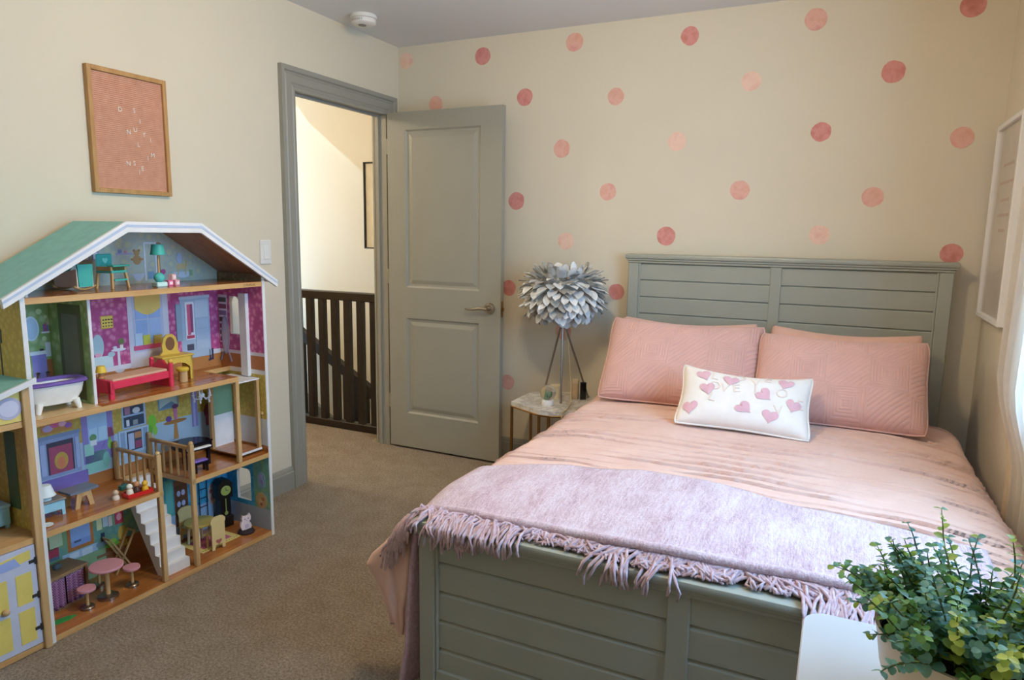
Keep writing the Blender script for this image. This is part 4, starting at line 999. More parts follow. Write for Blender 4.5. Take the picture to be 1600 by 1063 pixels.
motif('wardrobe_print', [('#9fb4c8', .745, .888, .80, 1.052), ('#b6c6d8', .742, .892, 1.052, 1.064), ('#b7c7d6', .815, .880, .97, 1.045), ('#a7bacd', .815, .880, .925, .965), ('#a7bacd', .815, .880, .88, .92), ('#a7bacd', .815, .880, .835, .875), ('#d7dce2', .766, .81, .88, 1.04), ('#c9607f', .775, .79, .90, 1.03), ('#8f4a6f', .79, .802, .91, 1.03), ('#b8435f', .77, .806, .885, .898), ('#4a4a5c', .77, .80, .835, .86), ('#8fa7b8', .722, .748, .88, 1.035)])
motif('boots_print', [('#2c3350', .878, .886, .775, .825), ('#2c3350', .890, .899, .778, .828), ('#2c3350', .872, .886, .775, .784), ('#2c3350', .886, .899, .778, .786)])
motif('bookshelf_print', [('#d9d4dc', .216, .268, .85, 1.062)]+[(('#7a4a5c', '#4f5a4a', '#8f3f4f', '#5c4a3f', '#7f6f8a')[k % 5], .220, .264, .856+.029*k, .876+.029*k) for k in range(7)], side=1)
motif('cheval_mirror_print', [('#8f8a9c', ell(.230, .885, .022, .085)), ('#a9a8b4', ell(.230, .885, .017, .078)), ('#7f7a8a', [(.212, .81), (.216, .81), (.200, .768), (.196, .768)]), ('#7f7a8a', [(.246, .81), (.250, .81), (.266, .768), (.262, .768)])], .006, side=1)
# living room prints
motif('fireplace_print', [('#8f9fc0', .150, .296, .455, .605), ('#7f8fae', .146, .300, .598, .612), ('#4a4552', .180, .272, .468, .585), ('#a8506c', .186, .266, .468, .568), ('#c7a24c', ell(.226, .512, .024, .032)), ('#d9835c', ell(.226, .505, .014, .022)), ('#a9b6d4', .156, .174, .47, .585), ('#a9b6d4', .278, .292, .47, .585)])
motif('garland_print', [('#c08a4a', .165, .276, .618, .668), ('#b8a7d0', ell(.19, .638, .018, .012)), ('#d06a8c', ell(.215, .648, .016, .012)), ('#e0b0c0', ell(.24, .645, .014, .010)), ('#9a6ab0', ell(.26, .636, .012, .010)), ('#6f9a5c', ell(.225, .660, .012, .006))])
motif('window_print', [('#8f84c0', .306, .425, .47, .664), ('#9fc4e0', .328, .402, .545, .655), ('#b4d4e8', .332, .362, .55, .60), ('#b4d4e8', .366, .398, .55, .60), ('#6f9a6a', ell(.345, .565, .013, .014)), ('#dfe4ea', .333, .357, .535, .556)])
motif('armchair_print', [('#8fc9b8', .312, .395, .43, .51), ('#9ad2c2', .31, .345, .50, .545), ('#86c0b0', ell(.39, .47, .014, .03)), ('#8f7ac0', [(.375, .52), (.392, .545), (.402, .535), (.388, .512)])])
motif('table_lamp_print', [('#c0607c', [(.388, .553), (.428, .553), (.419, .59), (.399, .59)]), ('#8fbf5c', ell(.408, .525, .010, .02)), ('#8fb050', .404, .412, .54, .553)])
motif('rug_print', [('#7f6fb4', .155, .318, .404, .452)])
motif('dresser_print', [('#9fb8d0', .462, .562, .565, .668), ('#3f4a5c', .469, .553, .62, .66), ('#3f4a5c', .469, .553, .572, .612), ('#a9809c', .474, .496, .622, .65), ('#cfd8e0', ell(.522, .632, .016, .012)), ('#dfe4ea', .478, .49, .575, .60), ('#8f9a9c', .505, .525, .575, .595), ('#b4c8dc', .442, .568, .465, .562), ('#8fa7c0', .449, .468, .475, .555), ('#8fa7c0', .543, .562, .475, .555), ('#44505f', .475, .536, .475, .553), ('#c08a5c', .507, .534, .52, .545), ('#a0506c', .507, .534, .48, .51), ('#b9c4dc', .479, .503, .48, .545)])
motif('plant_print', [('#7fbf3c', ell(.588, .568, .018, .03)), ('#6fae34', ell(.577, .535, .010, .02)), ('#8fc94a', ell(.598, .53, .010, .02)), ('#c0b8a0', .581, .595, .49, .515)])
motif('picture_print', [('#6f8fa8', .618, .712, .605, .662), ('#9fb8b0', .624, .706, .611, .656), ('#5f7f94', [(.624, .611), (.706, .611), (.68, .635), (.65, .625)])])
motif('side_table_print', [('#a9743c', ell(.692, .545, .055, .009)), ('#b8834a', [(.68, .47), (.704, .47), (.698, .54), (.686, .54)]), ('#c06f9a', [(.688, .553), (.700, .553), (.703, .60), (.685, .60)]), ('#5f3a5c', ell(.694, .61, .014, .010)), ('#6a4a94', ell(.662, .562, .013, .012))])
motif('curtain_print', [('#8f86b8', .772, .802, .50, .70), ('#b0a8d0', .78, .79, .5, .70)])
motif('red_armchair_print', [('#8f3f4f', ell(.862, .555, .03, .035)), ('#a04a5a', .84, .89, .49, .54)])
# kitchen prints
motif('board_print', [('#7fa06a', .155, .21, .19, .262), ('#b8c9a0', .16, .205, .196, .257)]); motif('window_print', [('#b8743c', .222, .318, .158, .27), ('#8fb0dc', .234, .306, .172, .258), ('#7f9fd0', .234, .306, .172, .195), ('#4f5f7f', .245, .27, .186, .194)])
motif('papers_print', [('#d5dca8', .332, .352, .20, .26), ('#c0d4dc', .356, .376, .205, .255), ('#e0d0c8', .378, .392, .20, .24)]); motif('poster_print', [('#c0405f', .404, .438, .197, .25), ('#e0a0b0', ell(.421, .225, .011, .015))])
motif('stove_print', [('#b03f4f', .152, .19, .162, .228), ('#5f6f80', .152, .19, .15, .162)]); motif('tiles_print', [('#a9c4d4', .20, .33, .125, .155), ('#d0dde4', .225, .26, .13, .15), ('#d0dde4', .27, .31, .125, .15)])
motif('appliance_print', [('#2f3a4c', .345, .36, .15, .185), ('#7f98a8', .325, .375, .135, .15), ('#6fae3c', ell(.385, .125, .028, .012)), ('#8fc94a', ell(.385, .137, .02, .010)), ('#8f6a4a', .325, .43, .09, .10)])
motif('yellow_chair_print', [('#c9b45a', ell(.43, .155, .018, .03)), ('#b8a04c', .412, .448, .10, .125)])
# dining room prints
motif('door_print', [('#4fa59c', .62, .66, .14, .30), ('#5fb4aa', .626, .655, .155, .29)])
motif('plate_dresser_print', [('#6f4a30', .664, .73, .085, .29), ('#5c3c28', .670, .724, .118, .265)]+[('#a9b4dc', ell(.684+.022*(k % 2), .135+.047*(k//2), .009, .013, 10)) for k in range(6)])
motif('flower_print', [('#c4b8b0', ell(.852, .17, .022, .05)), ('#b06a7c', ell(.845, .185, .008, .01)), ('#8f7fb0', ell(.858, .165, .008, .01)), ('#c98f9a', ell(.85, .15, .007, .009))])
motif('flower_print', [('#7f9cb0', ell(.052, .248, .024, .038)), ('#a090c0', ell(.055, .262, .010, .012)), ('#8f86b4', ell(.048, .24, .010, .012))], side=1)
motif('flower_print', [('#b79a6c', ell(.055, .152, .034, .038)), ('#a5764c', ell(.045, .160, .010, .010)), ('#c9a878', ell(.064, .145, .012, .012)), ('#9a5f4c', ell(.055, .135, .008, .008))], side=1)
# outside of the left panel, above the wing
def lp_(name, mm, v0, v1, z0, z1, d=.001): return MB().box(-d, 0, v0, v1, z0, z1).build(name, mm, house)
lp_('outside_print', m_yel, .003, DP, .02, 1.13)
b = MB(); b.box(-.0022, -.0008, .125, .131, .80, .985); b.box(-.0024, -.0008, .116, .140, .985, 1.02); b.prism([(.112, 1.02), (.144, 1.02), (.128, 1.045)], -.0024, -.0008, 'yz'); b.box(-.0022, -.0008, .12, .136, .80, .815); b.build('lamp_post_print', K('#4a4a44'), house)
b = MB(); b.box(-.0022, -.0008, .145, .152, .80, 1.13); b.build('drainpipe_print', K('#8a8a90'), house)
# ------------------------------------------------------------------ wing with the little door
WU = -.36
def WB(name, m, *a, bev=0, par=house): return BX_(name, m, *a, bev=bev, par=par)
WB('wing_side_panel', m_bluew, WU, WU+.014, 0, DP, 0, .76); WB('wing_back_panel', m_brownp, WU+.014, -.001, DP-.006, DP, 0, .76)
for nm, z in (('wing_floor', F0), ('wing_floor', F1-.003), ('wing_floor', .755)): WB(nm, m_pine, WU+.014, -.0015, 0, DP-.006, z-.019, z)
WB('post', m_pinev, -.024, -.002, -.012, .010, 0, .872, bev=.002)
b = MB(); ra, rb = (.0, .882), (WU-.05, .752); b.prism([ra, rb, (rb[0], rb[1]-.009), (0, .873)], -.02, DP, 'xz'); b.build('wing_roof', m_teal, house)
b = MB(); b.prism([(.012, .889), (rb[0], rb[1]+.004), (rb[0], rb[1]-.012), (.012, .871)], -.028, -.02, 'xz'); b.build('wing_fascia', m_bluew, house)
b = MB(); b.prism([(-.025, .757), (WU, .757), (WU, .766), (-.025, .862)], 0, .006, 'xz'); b.build('wing_gable', K('#d2bf6a'), house)
b = MB(); b.prism(ell(-.058, .802, .036, .034, 26), -.002, 0, 'xz'); b.build('medallion_print', K('#a9aac0'), house)
b = MB(); b.prism(ell(-.058, .802, .027, .025, 26), -.003, -.002, 'xz'); b.build('medallion_print', K('#bfc0d2'), house)
dr = WB('wing_door', K('#b4b8c8'), -.175, -.026, -.002, .006, F0+.003, F1-.024)
for u0, u1 in ((-.160, -.112), (-.088, -.042)):
    for z0, z1 in ((.045, .155), (.175, .275)): WB('door_panel_print', K('#cdbb62'), u0, u1, -.0032, -.002, z0, z1, par=dr)
b = MB(); b.prism([(-.16, .30), (-.04, .315), (-.04, .345), (-.16, .335)], -.0032, -.002, 'xz'); b.build('door_panel_print', K('#cdbb62'), dr)
b = MB(); b.prism([(-.15, .302), (-.07, .306), (-.085, .335), (-.14, .33)], -.0040, -.0032, 'xz'); b.build('door_motif', K('#8fa0cc'), dr)
for z in (.075, .185, .30):
    b = MB(); b.box(-.046, -.022, -.0045, -.002, z, z+.010); b.box(-.030, -.022, -.006, -.002, z-.006, z+.016); b.build('hinge', K('#2a2826'), dr)
MB().ball((-.125, -.010, .178), .011, 10).build('door_knob', m_pinev, dr, 60)
WB('wing_door', K('#b4b8c8'), WU+.016, -.177, -.002, .006, F0+.003, F1-.024)
WB('wing_back_print', K('#9a4a74'), WU+.014, -.002, DP-.0075, DP-.006, F1+.09, .736)
b = MB(); b.prism([(-.14, .50), (-.02, .50), (-.02, .66), (-.04, .70), (-.08, .712), (-.12, .70), (-.14, .66)], DP-.009, DP-.0075, 'xz'); b.build('arch_print', K('#8fb0d4'), house)
WB('wing_back_print', K('#8a5a36'), WU+.014, -.002, DP-.0078, DP-.006, F1-.003, F1+.09)
b = MB(); b.box(-.0026, -.0008, .10, .16, F1+.06, .70); b.build('vine_print', K('#4f6a44'), house)

# ------------------------------------------------------------------ toy furniture inside (each its own thing)
def toy(name, label, cat, u, v, z, rot=0, group=None): return thing(name, label, cat, dh(u, v, z), HA_+math.radians(rot), group)
tq = K('#3fa79b'); crm = K('#efe6cf'); tin = m_steel
def B(par, name, m, *a, bev=0): return MB().box(*a, bev=bev).build(name, m, par)
def prismo(par, name, m, poly, d0, d1, plane='xz'): return MB().prism(poly, d0, d1, plane).build(name, m, par)
# attic: cradle
t = toy('toy_cradle', 'toy cradle with teal end panel on the dollhouse attic floor', 'toy cradle', .262, .165, F3, 100)
for s in (-1, 1):
    prismo(t, 'end_panel', K('#cfc4b4'), [(-.028, .008), (.028, .008), (.034, .085), (-.034, .085)], s*.045, s*.045+.005, 'xz') if False else None
prismo(t, 'end_panel', K('#cdbfae'), [(-.05, .012), (.05, .012), (.05, .05), (-.05, .075)], -.032, -.027); prismo(t, 'end_panel', K('#cdbfae'), [(-.05, .012), (.05, .012), (.05, .05), (-.05, .075)], .027, .032)
prismo(t, 'foot_panel', tq, [(-.026, .014), (.026, .014), (.030, .072), (-.030, .072)], .046, .051, 'yz'); prismo(t, 'head_panel', tq, [(-.026, .014), (.026, .014), (.030, .09), (-.030, .09)], -.054, -.049, 'yz')
B(t, 'mattress', crm, -.048, .045, -.026, .026, .012, .028)
for x in (-.046, .046):
    b = MB(); pts = [(x, -.042+.084*k/8, .004+.012*(2*k/8-1)**2) for k in range(9)]; b.tube(pts, .004, 6); b.build('rocker', m_pinev, t, 60)
for x, y in ((.05, -.03), (.05, .03)): MB().bar((x, y*.9, .01), (x, y*1.05, .078), .006, .006).build('rail', m_pinev, t)
# attic: teal chair
t = toy('toy_chair', 'teal toy armchair with heart cut-out back on the dollhouse attic floor', 'toy chair', .385, .145, F3, 14)
for x in (-.03, .03):
    for y in (-.028, .028): MB().bar((x*1.25, y*1.2, 0), (x, y, .065), .008, .008).build('leg', m_pinev, t)
B(t, 'seat', tq, -.036, .036, -.034, .034, .055, .064, bev=.002); B(t, 'footrest', tq, -.03, .03, -.040, -.02, .028, .034); B(t, 'tray', tq, -.04, .04, -.046, -.018, .078, .084, bev=.002)
bk = B(t, 'backrest', tq, -.036, .036, .026, .034, .07, .122, bev=.004)
b = MB(); b.prism([(x*.75, .098+y*.75) for x, y in hp2], .0245, .026, 'xz'); b.build('heart', K('#7fd0c4'), bk)
for x in (-.032, .032): B(t, 'arm', m_pinev, x-.004, x+.004, -.03, .03, .064, .078)
# attic: floor lamp
t = toy('toy_lamp', 'teal toy floor lamp on the dollhouse attic floor', 'toy lamp', .520, .075, F3, 0)
MB().box(-.022, .022, -.018, .018, 0, .018, bev=.003).build('base', K('#b9dcd8'), t); MB().ball((0, 0, .034), .019, 14).build('globe', K('#4fb3ab'), t, 180)
MB().cyl((0, 0, .05), (0, 0, .135), .0035, n=8).build('pole', m_pinev, t, 60); MB().lathe([(.026, .118), (.020, .156), (.001, .156)]).build('shade', tq, t, 40)
for k, (u, v, z, mm) in enumerate(((.568, .085, 0, '#d86f9c'), (.592, .080, 0, '#e0a0a8'), (.580, .083, .022, '#e3b7b4'))):
    o = toy('toy_block', ('bright pink toy block beside the teal toy lamp', 'pale pink toy block lying beside the bright pink one', 'pale toy block stacked on the two pink blocks')[k], 'toy block', u, v, F3+z, 8*k)
    MB().box(-.0105, .0105, -.0105, .0105, 0, .022, bev=.002).build('cube', K(mm), o); MB().box(-.006, .006, -.0112, -.0105, .006, .016).build('printed_face', K('#f1d9d6'), o)
# bathroom
t = toy('toy_bathtub', 'white toy bathtub with purple rim in the dollhouse bathroom', 'toy bathtub', .122, .095, F2, -6); t.scale = (1.2, 1.2, 1.1)
b = MB(); rr = [(.055, .032, .022), (.070, .042, .05), (.076, .048, .082), (.070, .042, .082), (.06, .034, .05), (.05, .028, .035)]
N = 28
vsx = [(a*math.copysign(abs(math.cos(2*math.pi*j/N))**.7, math.cos(2*math.pi*j/N)), c*math.copysign(abs(math.sin(2*math.pi*j/N))**.7, math.sin(2*math.pi*j/N)), z) for a, c, z in rr for j in range(N)]
b.add(vsx, [(i*N+j, i*N+(j+1) % N, (i+1)*N+(j+1) % N, (i+1)*N+j) for i in range(5) for j in range(N)]+[tuple(range(N-1, -1, -1)), tuple(5*N+j for j in range(N))]); b.build('tub', K('#ece6dc', .25), t, 50)
b = MB(); rr = [(.082, .053, .082), (.084, .055, .086), (.080, .050, .092), (.066, .038, .092), (.066, .038, .082)]
vsx = [(a*math.copysign(abs(math.cos(2*math.pi*j/N))**.6, math.cos(2*math.pi*j/N)), c*math.copysign(abs(math.sin(2*math.pi*j/N))**.6, math.sin(2*math.pi*j/N)), z) for a, c, z in rr for j in range(N)]
b.add(vsx, [(i*N+j, i*N+(j+1) % N, ((i+1) % 5)*N+(j+1) % N, ((i+1) % 5)*N+j) for i in range(5) for j in range(N)]); b.build('rim', K('#6a55a0', .35), t, 50)
for x in (-.045, .045):
    for y in (-.028, .028): MB().tube([(x, y, .03), (x*1.1, y*1.1, .012), (x*1.15, y*1.15, 0)], [.010, .008, .006], 8).build('foot', K('#ece6dc', .25), t, 60)
for x in (-.012, .012): MB().lathe([(.004, .09), (.004, .104), (.007, .106), (.001, .11)], (x, .046, 0), 8).build('tap', tin, t, 60)
# bedroom: red bed
red = K('#cf3450', .35)
t = toy('toy_bed', 'red toy bed with tan mattress in the dollhouse bedroom', 'toy bed', .418, .115, F2, 4)
B(t, 'frame', red, -.125, .125, -.05, .05, .034, .062, bev=.003); B(t, 'mattress', K('#c7a487', .8), -.115, .113, -.044, .044, .060, .070, bev=.003)
for y in (-.047, .035): B(t, 'foot_leg', red, -.128, -.112, y, y+.012, 0, .062); 
B(t, 'foot_board', red, -.128, -.116, -.05, .05, .02, .068, bev=.002)
b = MB(); b.prism([(-.05, .0), (.05, .0), (.05, .075), (.03, .082), (.012, .098), (-.012, .098), (-.03, .082), (-.05, .075)], .116, .126, 'yz'); b.build('headboard', red, t)
for y in (-.05, .05): MB().cyl((.121, y, 0), (.121, y, .092), .009, n=10).build('bed_post', red, t, 60); MB().ball((.121, y, .098), .009, 10).build('bed_knob', K('#d9b24a') if y < 0 else red, t, 60)
t = toy('toy_table_lamp', 'yellow toy table lamp standing on the foot of the red toy bed', 'toy lamp', .300, .115, F2+.070, 0)
MB().lathe([(.012, 0), (.012, .004), (.007, .008), (.010, .016), (.004, .024)], n=14).build('base', K('#a8794c'), t, 60); MB().lathe([(.018, .022), (.013, .045), (.001, .045)], n=16).build('shade', K('#e0bf3c'), t, 40)
yl = K('#c9ac48', .4)
t = toy('toy_vanity', 'yellow toy vanity with oval mirror in the dollhouse bedroom', 'toy vanity', .625, .165, F2, -4)
B(t, 'top', yl, -.068, .068, -.034, .034, .094, .102, bev=.002)
b = MB(); b.prism([(-.062, 0), (-.050, 0), (-.050, .05), (-.03, .068), (0, .074), (.03, .068), (.050, .05), (.050, 0), (.062, 0), (.062, .094), (-.062, .094)], -.030, -.024, 'xz'); b.build('front', yl, t)
for s in (-.062, .054): B(t, 'side', yl, s, s+.008, -.03, .03, 0, .094)
b = MB(); b.prism([(-.045, .10), (.045, .10), (.032, .115)]+[(x, z) for x, z in ((.034, .14), (.026, .168), (.012, .182), (-.012, .182), (-.026, .168), (-.034, .14))]+[(-.032, .115)], .018, .026, 'xz'); fr2 = b.build('mirror_frame', yl, t)
b = MB(); b.prism(ell(0, .145, .019, .027, 20), .0165, .018, 'xz'); b.build('mirror', K('#6f4f38', .2), fr2)
t = toy('toy_stool', 'round yellow-topped toy stool tucked under the yellow vanity', 'toy stool', .625, .115, F2)
MB().lathe([(.017, 0), (.017, .042), (.014, .044)], n=20).build('body', m_pinev, t, 40); MB().lathe([(.021, .042), (.023, .046), (.023, .052), (.019, .056), (.001, .057)], n=20).build('cushion', K('#d6b53c'), t, 40)
# living room: low blue table with lamp, grey table
lb_ = K('#8fc3d4', .4)
t = toy('toy_side_table', 'pale blue toy side table beside the dollhouse fireplace', 'toy table', .095, .13, F1, -3)
B(t, 'top', K('#7f7c74'), -.045, .04, -.04, .04, .052, .058, bev=.002); B(t, 'drawer_case', lb_, -.042, .037, -.036, .036, .02, .052, bev=.002)
for x in (-.036, .031):
    for y in (-.03, .03): B(t, 'leg', lb_, x-.005, x+.005, y-.005, y+.005, 0, .022)
t = toy('toy_table_lamp', 'white toy table lamp on the pale blue side table', 'toy lamp', .085, .12, F1+.058)
MB().lathe([(.016, 0), (.016, .006), (.006, .01), (.006, .02)], n=14).build('base', K('#cfe0e2'), t, 60); MB().lathe([(.030, .016), (.026, .022), (.017, .052), (.001, .054)], n=20).build('shade', K('#d8e4e4'), t, 50)
t = toy('toy_coffee_table', 'grey-topped toy coffee table on splayed pine legs', 'toy table', .195, .125, F1, 2)
prismo(t, 'top', K('#6c7686', .35), [(-.05, -.035), (.05, -.035), (.05, .035), (-.05, .035)], .056, .064, 'xy')
for s in (-.03, .022): 
    b = MB(); b.prism([(-.034, 0), (-.018, 0), (-.008, .040), (.008, .040), (.018, 0), (.034, 0), (.024, .056), (-.024, .056)], s, s+.008, 'xz'); b.build('trestle', m_pinev, t)
MBd = toy('toy_plate', 'small white toy disc lying at the edge of the living room floor', 'toy plate', .042, .045, F1)
MB().lathe([(.012, 0), (.018, .003), (.018, .005), (.001, .004)], n=20).build('disc', K('#d3ddd8'), MBd, 40)
# red tray with plain peg figures, teal block
t = toy('toy_tray', 'red toy tray at the front of the dollhouse living room', 'toy tray', .355, .042, F1, -6)
MB().box(-.046, .046, -.024, .024, 0, .006, bev=.002).build('base', K('#c3241f', .3), t)
for a in ((-.046, -.042, -.024, .024), (.042, .046, -.024, .024), (-.042, .042, -.024, -.020), (-.042, .042, .020, .024)): B(t, 'rim', K('#c3241f', .3), *a, .005, .016)
for k, (u, v, hgt, c1, c2, lab) in enumerate(((.382, .038, .030, '#e0a91c', '#e3b233', 'yellow peg doll sitting in the red toy tray'), (.328, .046, .034, '#e6d9c0', '#efe4cf', 'cream peg doll standing in the red toy tray'), (.355, .046, .036, '#4a2f22', '#c08a5a', 'brown peg doll standing in the red toy tray'), (.288, .066, .024, '#d9c9b4', '#c9b294', 'small beige peg doll beside the red toy tray'))):
    o = toy('peg_doll', lab, 'toy figure', u, v, F1+(.006 if k < 3 else 0))
    MB().lathe([(.012, 0), (.013, .006), (.010, hgt*.6), (.006, hgt*.72)], n=14).build('body', K(c1, .4), o, 60); MB().ball((0, 0, hgt*.72+.008), .0105, 12).build('head', K(c2, .4), o, 180)
t = toy('toy_case', 'little teal toy case on the floor behind the red tray', 'toy case', .362, .135, F1, 10)
MB().box(-.016, .016, -.010, .010, 0, .018, bev=.003).build('body', K('#2f6f68'), t); MB().tube([(-.006, 0, .018), (-.005, 0, .024), (.005, 0, .024), (.006, 0, .018)], .0012, 6).build('handle', K('#24504c'), t)
# piano and stool
blk = K('#15141a', .12)
t = toy('toy_piano', 'black toy grand piano in the dollhouse living room', 'toy piano', .668, .145, F1, -6)
po_ = [(-.062, -.045), (.062, -.045), (.062, .0), (.05, .03), (.02, .05), (-.01, .055), (-.035, .045), (-.062, .05)]
prismo(t, 'case', blk, po_, .075, .098, 'xy'); prismo(t, 'lid', blk, [(x*1.05, y*1.05) for x, y in po_], .099, .104, 'xy')
for x, y in ((-.052, -.034), (.05, -.034), (-.01, .042)): B(t, 'leg', blk, x-.006, x+.006, y-.006, y+.006, 0, .076)
B(t, 'keyboard', K('#e6e2da'), -.05, .05, -.058, -.045, .080, .086); B(t, 'key_shelf', blk, -.055, .055, -.06, -.045, .075, .080)
t = toy('toy_piano_bench', 'toy piano bench with purple cushion in front of the black piano', 'toy bench', .632, .055, F1, -6)
B(t, 'frame', blk, -.030, .030, -.016, .016, .034, .042); B(t, 'cushion', K('#7a5fae', .7), -.029, .029, -.015, .015, .042, .050, bev=.003)
for x in (-.024, .024):
    for y in (-.011, .011): B(t, 'leg', blk, x-.004, x+.004, y-.004, y+.004, 0, .036)
# chandelier
t = toy('toy_chandelier', 'white toy chandelier hanging under the dollhouse bedroom floor', 'toy chandelier', .712, .12, F2-.02)
wht = K('#e9e8e8', .3)
MB().lathe([(.012, 0), (.010, -.006), (.003, -.010)], n=12).build('ceiling_cap', wht, t, 60); MB().cyl((0, 0, -.008), (0, 0, -.05), .002, n=6).build('rod', wht, t, 60); MB().ball((0, 0, -.055), .010, 10).build('hub', wht, t, 60)
for k in range(5):
    a = 2*math.pi*k/5; c, s = math.cos(a), math.sin(a)
    ar = MB().tube([(0, 0, -.055), (c*.016, s*.016, -.072), (c*.030, s*.030, -.068), (c*.034, s*.034, -.055)], .0025, 6).build('arm', wht, t, 60)
    MB().lathe([(.006, -.056), (.007, -.052), (.003, -.051), (.003, -.036), (.001, -.032)], (c*.034, s*.034, 0), 8).build('candle', wht, ar, 60); MB().ball((c*.03, s*.03, -.078), .004, 8, sz=1.8).build('drop', wht, ar, 60)
# kitchen: curtain cabinet
t = toy('toy_cabinet', 'brown toy cabinet with purple gingham curtain in the dollhouse kitchen', 'toy cabinet', .128, .185, F0, 8)
wb = K('#7d5a3c', .5)
B(t, 'top', K('#8f6f4c', .5), -.082, .086, -.05, .05, .124, .132, bev=.001)
for x in (-.08, .076): B(t, 'side', wb, x, x+.008, -.046, .048, 0, .124)
B(t, 'back', wb, -.074, .078, .042, .048, 0, .124); B(t, 'base', wb, -.074, .078, -.04, .042, 0, .010)
tt = NT('gingham'); ck = tt.add('ShaderNodeTexChecker', {'Vector': tt.coord(), 'Scale': 200.0, 'Color1': (*lin('#b088a8'), 1), 'Color2': (*lin('#7d4a78'), 1)}); tt.link(ck.outputs['Color'], tt.b.inputs['Base Color']); tt.b.inputs['Roughness'].default_value = .9; m_ging = tt.m
MB().cyl((-.072, -.036, .116), (.076, -.036, .116), .003, n=8).build('curtain_rod', m_pinev, t)
for a, c in ((-.070, .0), (.006, .072)):
    b = MB(); b.grid(lambda i, j: (a+(c-a)*i, -.040+.004*math.sin(i*22)*(1+j*.6), .115-.105*j), 40, 8); b.build('curtain', m_ging, t, 180, solid=.0015)
B(t, 'teapot_base', K('#4f5f64'), -.004, .022, -.006, .012, .132, .150, bev=.004)
pk_ = K('#c98f97', .45)
def pedestal(name, label, cat, u, v, h, r, br, z, grp=None):
    t = toy(name, label, cat, u, v, F0, 0, grp)
    MB().lathe([(br, 0), (br, .008), (br*.82, .012), (br*.25, .014)], n=24).build('base', tin, t, 40); MB().cyl((0, 0, .012), (0, 0, h-.008), r*.11+.002, n=12).build('column', m_pinev, t, 60); MB().lathe([(r*.97, h-.010), (r, h-.008), (r, h-.002), (r*.97, h)], n=30).build('top', pk_, t, 40)
pedestal('toy_round_table', 'round pink toy table on a steel foot in the dollhouse kitchen', 'toy table', .245, .085, .125, .056, .034, F0)
pedestal('toy_round_stool', 'round pink toy stool in front of the gingham curtain cabinet', 'toy stool', .165, .075, .078, .029, .022, F0)
pedestal('toy_round_stool', 'round pink toy stool between the pink table and the stairs', 'toy stool', .338, .085, .078, .029, .022, F0)
pedestal('toy_round_stool', 'round pink toy stool half hidden behind the pink table', 'toy stool', .275, .185, .078, .029, .022, F0)
t = tag(MB().prism([(-.045, -.004), (-.02, -.016), (.02, -.014), (.045, .0), (.02, .012), (-.02, .012)], 0, .004, 'xy').build('toy_leaf', K('#2f8a3f', .5), None), 'flat green felt toy leaf on the dollhouse kitchen floor', 'toy leaf'); t.location = dh(.075, .075, F0); t.rotation_euler = (0, 0, HA_-.2)
t = toy('toy_trestle', 'folding pine toy trestle against the kitchen back wall', 'toy trestle', .395, .235, F0, 0)
for y in (-.02, .02): MB().bar((-.05, y, .15), (.035, y, .0), .006, .006).build('leg', m_pinev, t); MB().bar((.05, y, .15), (-.035, y, .0), .006, .006).build('leg', m_pinev, t)
for x in (-.05, .05): MB().bar((x, -.022, .148), (x, .022, .148), .006, .006).build('crossbar', m_pinev, t)
# dining room
cr_ = K('#cdbb84', .45)
t = tag(MB().box(-.097, .097, -.075, .075, 0, .002).build('toy_rug', K('#d0bf74', .8), None), 'yellow-bordered toy rug with pink centre on the dining room floor', 'toy rug'); t.location = dh(.736, .152, F0); t.rotation_euler = (0, 0, HA_)
MB().box(-.070, .070, -.05, .05, .002, .003).build('centre', K('#b4637c', .8), t)
for k in range(14): MB().box(-.088+k*.0132, -.084+k*.0132, -.066, -.060, .002, .0028).build('border_dot', K('#7f8a4a', .8), t)
t = toy('toy_dining_table', 'round yellow-green toy dining table on the yellow-bordered rug', 'toy table', .700, .165, F0+.003, 0)
MB().lathe([(.060, .088), (.062, .090), (.062, .096), (.060, .098)], n=30).build('top', K('#b5aa5c', .4), t, 40)
for k in range(4): a = math.pi/4+k*math.pi/2; MB().tube([(.04*math.cos(a), .04*math.sin(a), .088), (.044*math.cos(a), .044*math.sin(a), .05), (.046*math.cos(a), .046*math.sin(a), 0)], [.006, .005, .005], 8).build('leg', crm, t, 60)
def chair(label, u, v, rot):
    t = toy('toy_dining_chair', label, 'toy chair', u, v, F0+.003, rot)
    b = MB(); b.prism([(-.030, 0), (-.018, 0), (-.014, .02), (.014, .02), (.018, 0), (.030, 0), (.030, .11), (.034, .118), (.034, .128), (.026, .138), (.014, .143), (-.014, .143), (-.026, .138), (-.034, .128), (-.034, .118), (-.030, .11)], -.024, -.018, 'xz'); bk = b.build('backrest', cr_, t)
    b = MB(); b.prism([(x*.85, .034+y*.75) for x, y in hp2], -.0250, -.0238, 'xz'); b.build('heart_motif', K('#a0605c'), bk)
    B(t, 'seat', cr_, -.028, .028, -.018, .030, .058, .065, bev=.002)
    for x in (-.024, .018): B(t, 'leg', cr_, x, x+.006, .022, .028, 0, .058)
chair('cream toy dining chair with its back to the open dollhouse front', .702, .075, -6); chair('cream toy dining chair behind the yellow-green toy table', .70, .236, 175)
t = toy('toy_clock', 'black toy grandfather clock in the dining room corner', 'toy clock', .872, .225, F0, -8)
dk_ = K('#17130f', .35)
B(t, 'base', dk_, -.034, .034, -.026, .026, 0, .05, bev=.003); B(t, 'trunk', dk_, -.025, .025, -.02, .02, .05, .14); b = MB(); b.prism([(-.034, .135), (.034, .135), (.034, .20), (.024, .21), (.014, .222), (-.014, .222), (-.024, .21), (-.034, .20)], -.024, .024, 'xz'); b.build('hood', dk_, t)
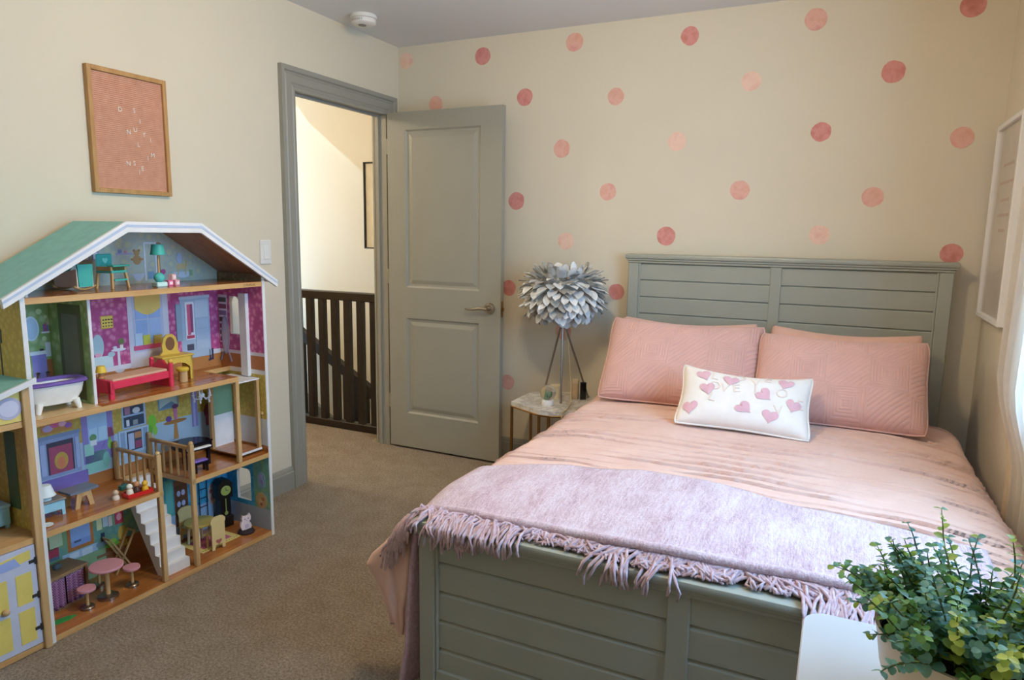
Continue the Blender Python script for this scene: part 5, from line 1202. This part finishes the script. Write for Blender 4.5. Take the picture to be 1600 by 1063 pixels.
b = MB(); b.prism(ell(0, .172, .024, .022, 22), -.0265, -.024, 'xz'); fc = b.build('dial', K('#a9b25a'), t); b = MB(); b.box(-.001, .001, -.0275, -.0265, .172, .186); b.box(0, .012, -.0275, -.0265, .171, .173); b.build('hands', K('#4a4a24'), fc)
b = MB(); b.box(-.0018, .0018, -.0225, -.020, .070, .140); b.build('pendulum_rod', K('#b0b45f'), t); b = MB(); b.prism(ell(0, .066, .009, .009, 16), -.023, -.020, 'xz'); b.build('pendulum_bob', K('#9aa050'), t)
t = toy('toy_cat', 'flat white toy cat on a dark cushion in the dining room', 'toy cat', .872, .085, F0, -10)
MB().lathe([(.034, 0), (.036, .006), (.030, .014), (.018, .016), (.001, .015)], n=24).build('cushion', K('#2b2024', .8), t, 60)
b = MB(); prf = [(-.020, .014), (.020, .014), (.024, .026), (.019, .040), (.013, .048), (.020, .056), (.021, .068), (.017, .084), (.009, .076), (-.009, .076), (-.017, .084), (-.021, .068), (-.020, .056), (-.026, .050), (-.029, .035), (-.024, .022)]; b.prism(prf, -.005, .005, 'xz'); ct = b.build('body', K('#d9cfd2', .5), t)
for x in (-.008, .008): b = MB(); b.prism(ell(x, .064, .0022, .0030, 10), -.0058, -.005, 'xz'); b.build('eye', K('#4a4a70'), ct)
b = MB(); b.prism(ell(0, .057, .002, .0016, 8), -.0058, -.005, 'xz'); b.build('nose', K('#c98a9a'), ct); b = MB(); b.prism(ell(0, .030, .010, .010, 14), -.0058, -.005, 'xz'); b.build('belly', K('#c3b0c4'), ct)
t = toy('toy_shelf_rack', 'thin black toy wire rack standing behind the dining table', 'toy rack', .80, .262, F0)
for x in (-.02, .02): MB().bar((x, 0, 0), (x, 0, .235), .003, .003).build('upright', K('#1c2024'), t)
for z in (.11, .15, .19, .23): MB().bar((-.02, 0, z), (.02, 0, z), .003, .003).build('rung', K('#1c2024'), t)
# wing: little blue chest
t = toy('toy_chest', 'pale blue toy chest in the dollhouse wing', 'toy chest', -.055, .17, F1-.003, 0)
B(t, 'body', lb_, -.05, .04, -.03, .03, .012, .07, bev=.002); B(t, 'lid', K('#a3d0de'), -.053, .043, -.033, .033, .07, .08, bev=.002)
for x in (-.042, .032):
    for y in (-.022, .022): B(t, 'foot', lb_, x-.005, x+.005, y-.005, y+.005, 0, .013)
#@@END3
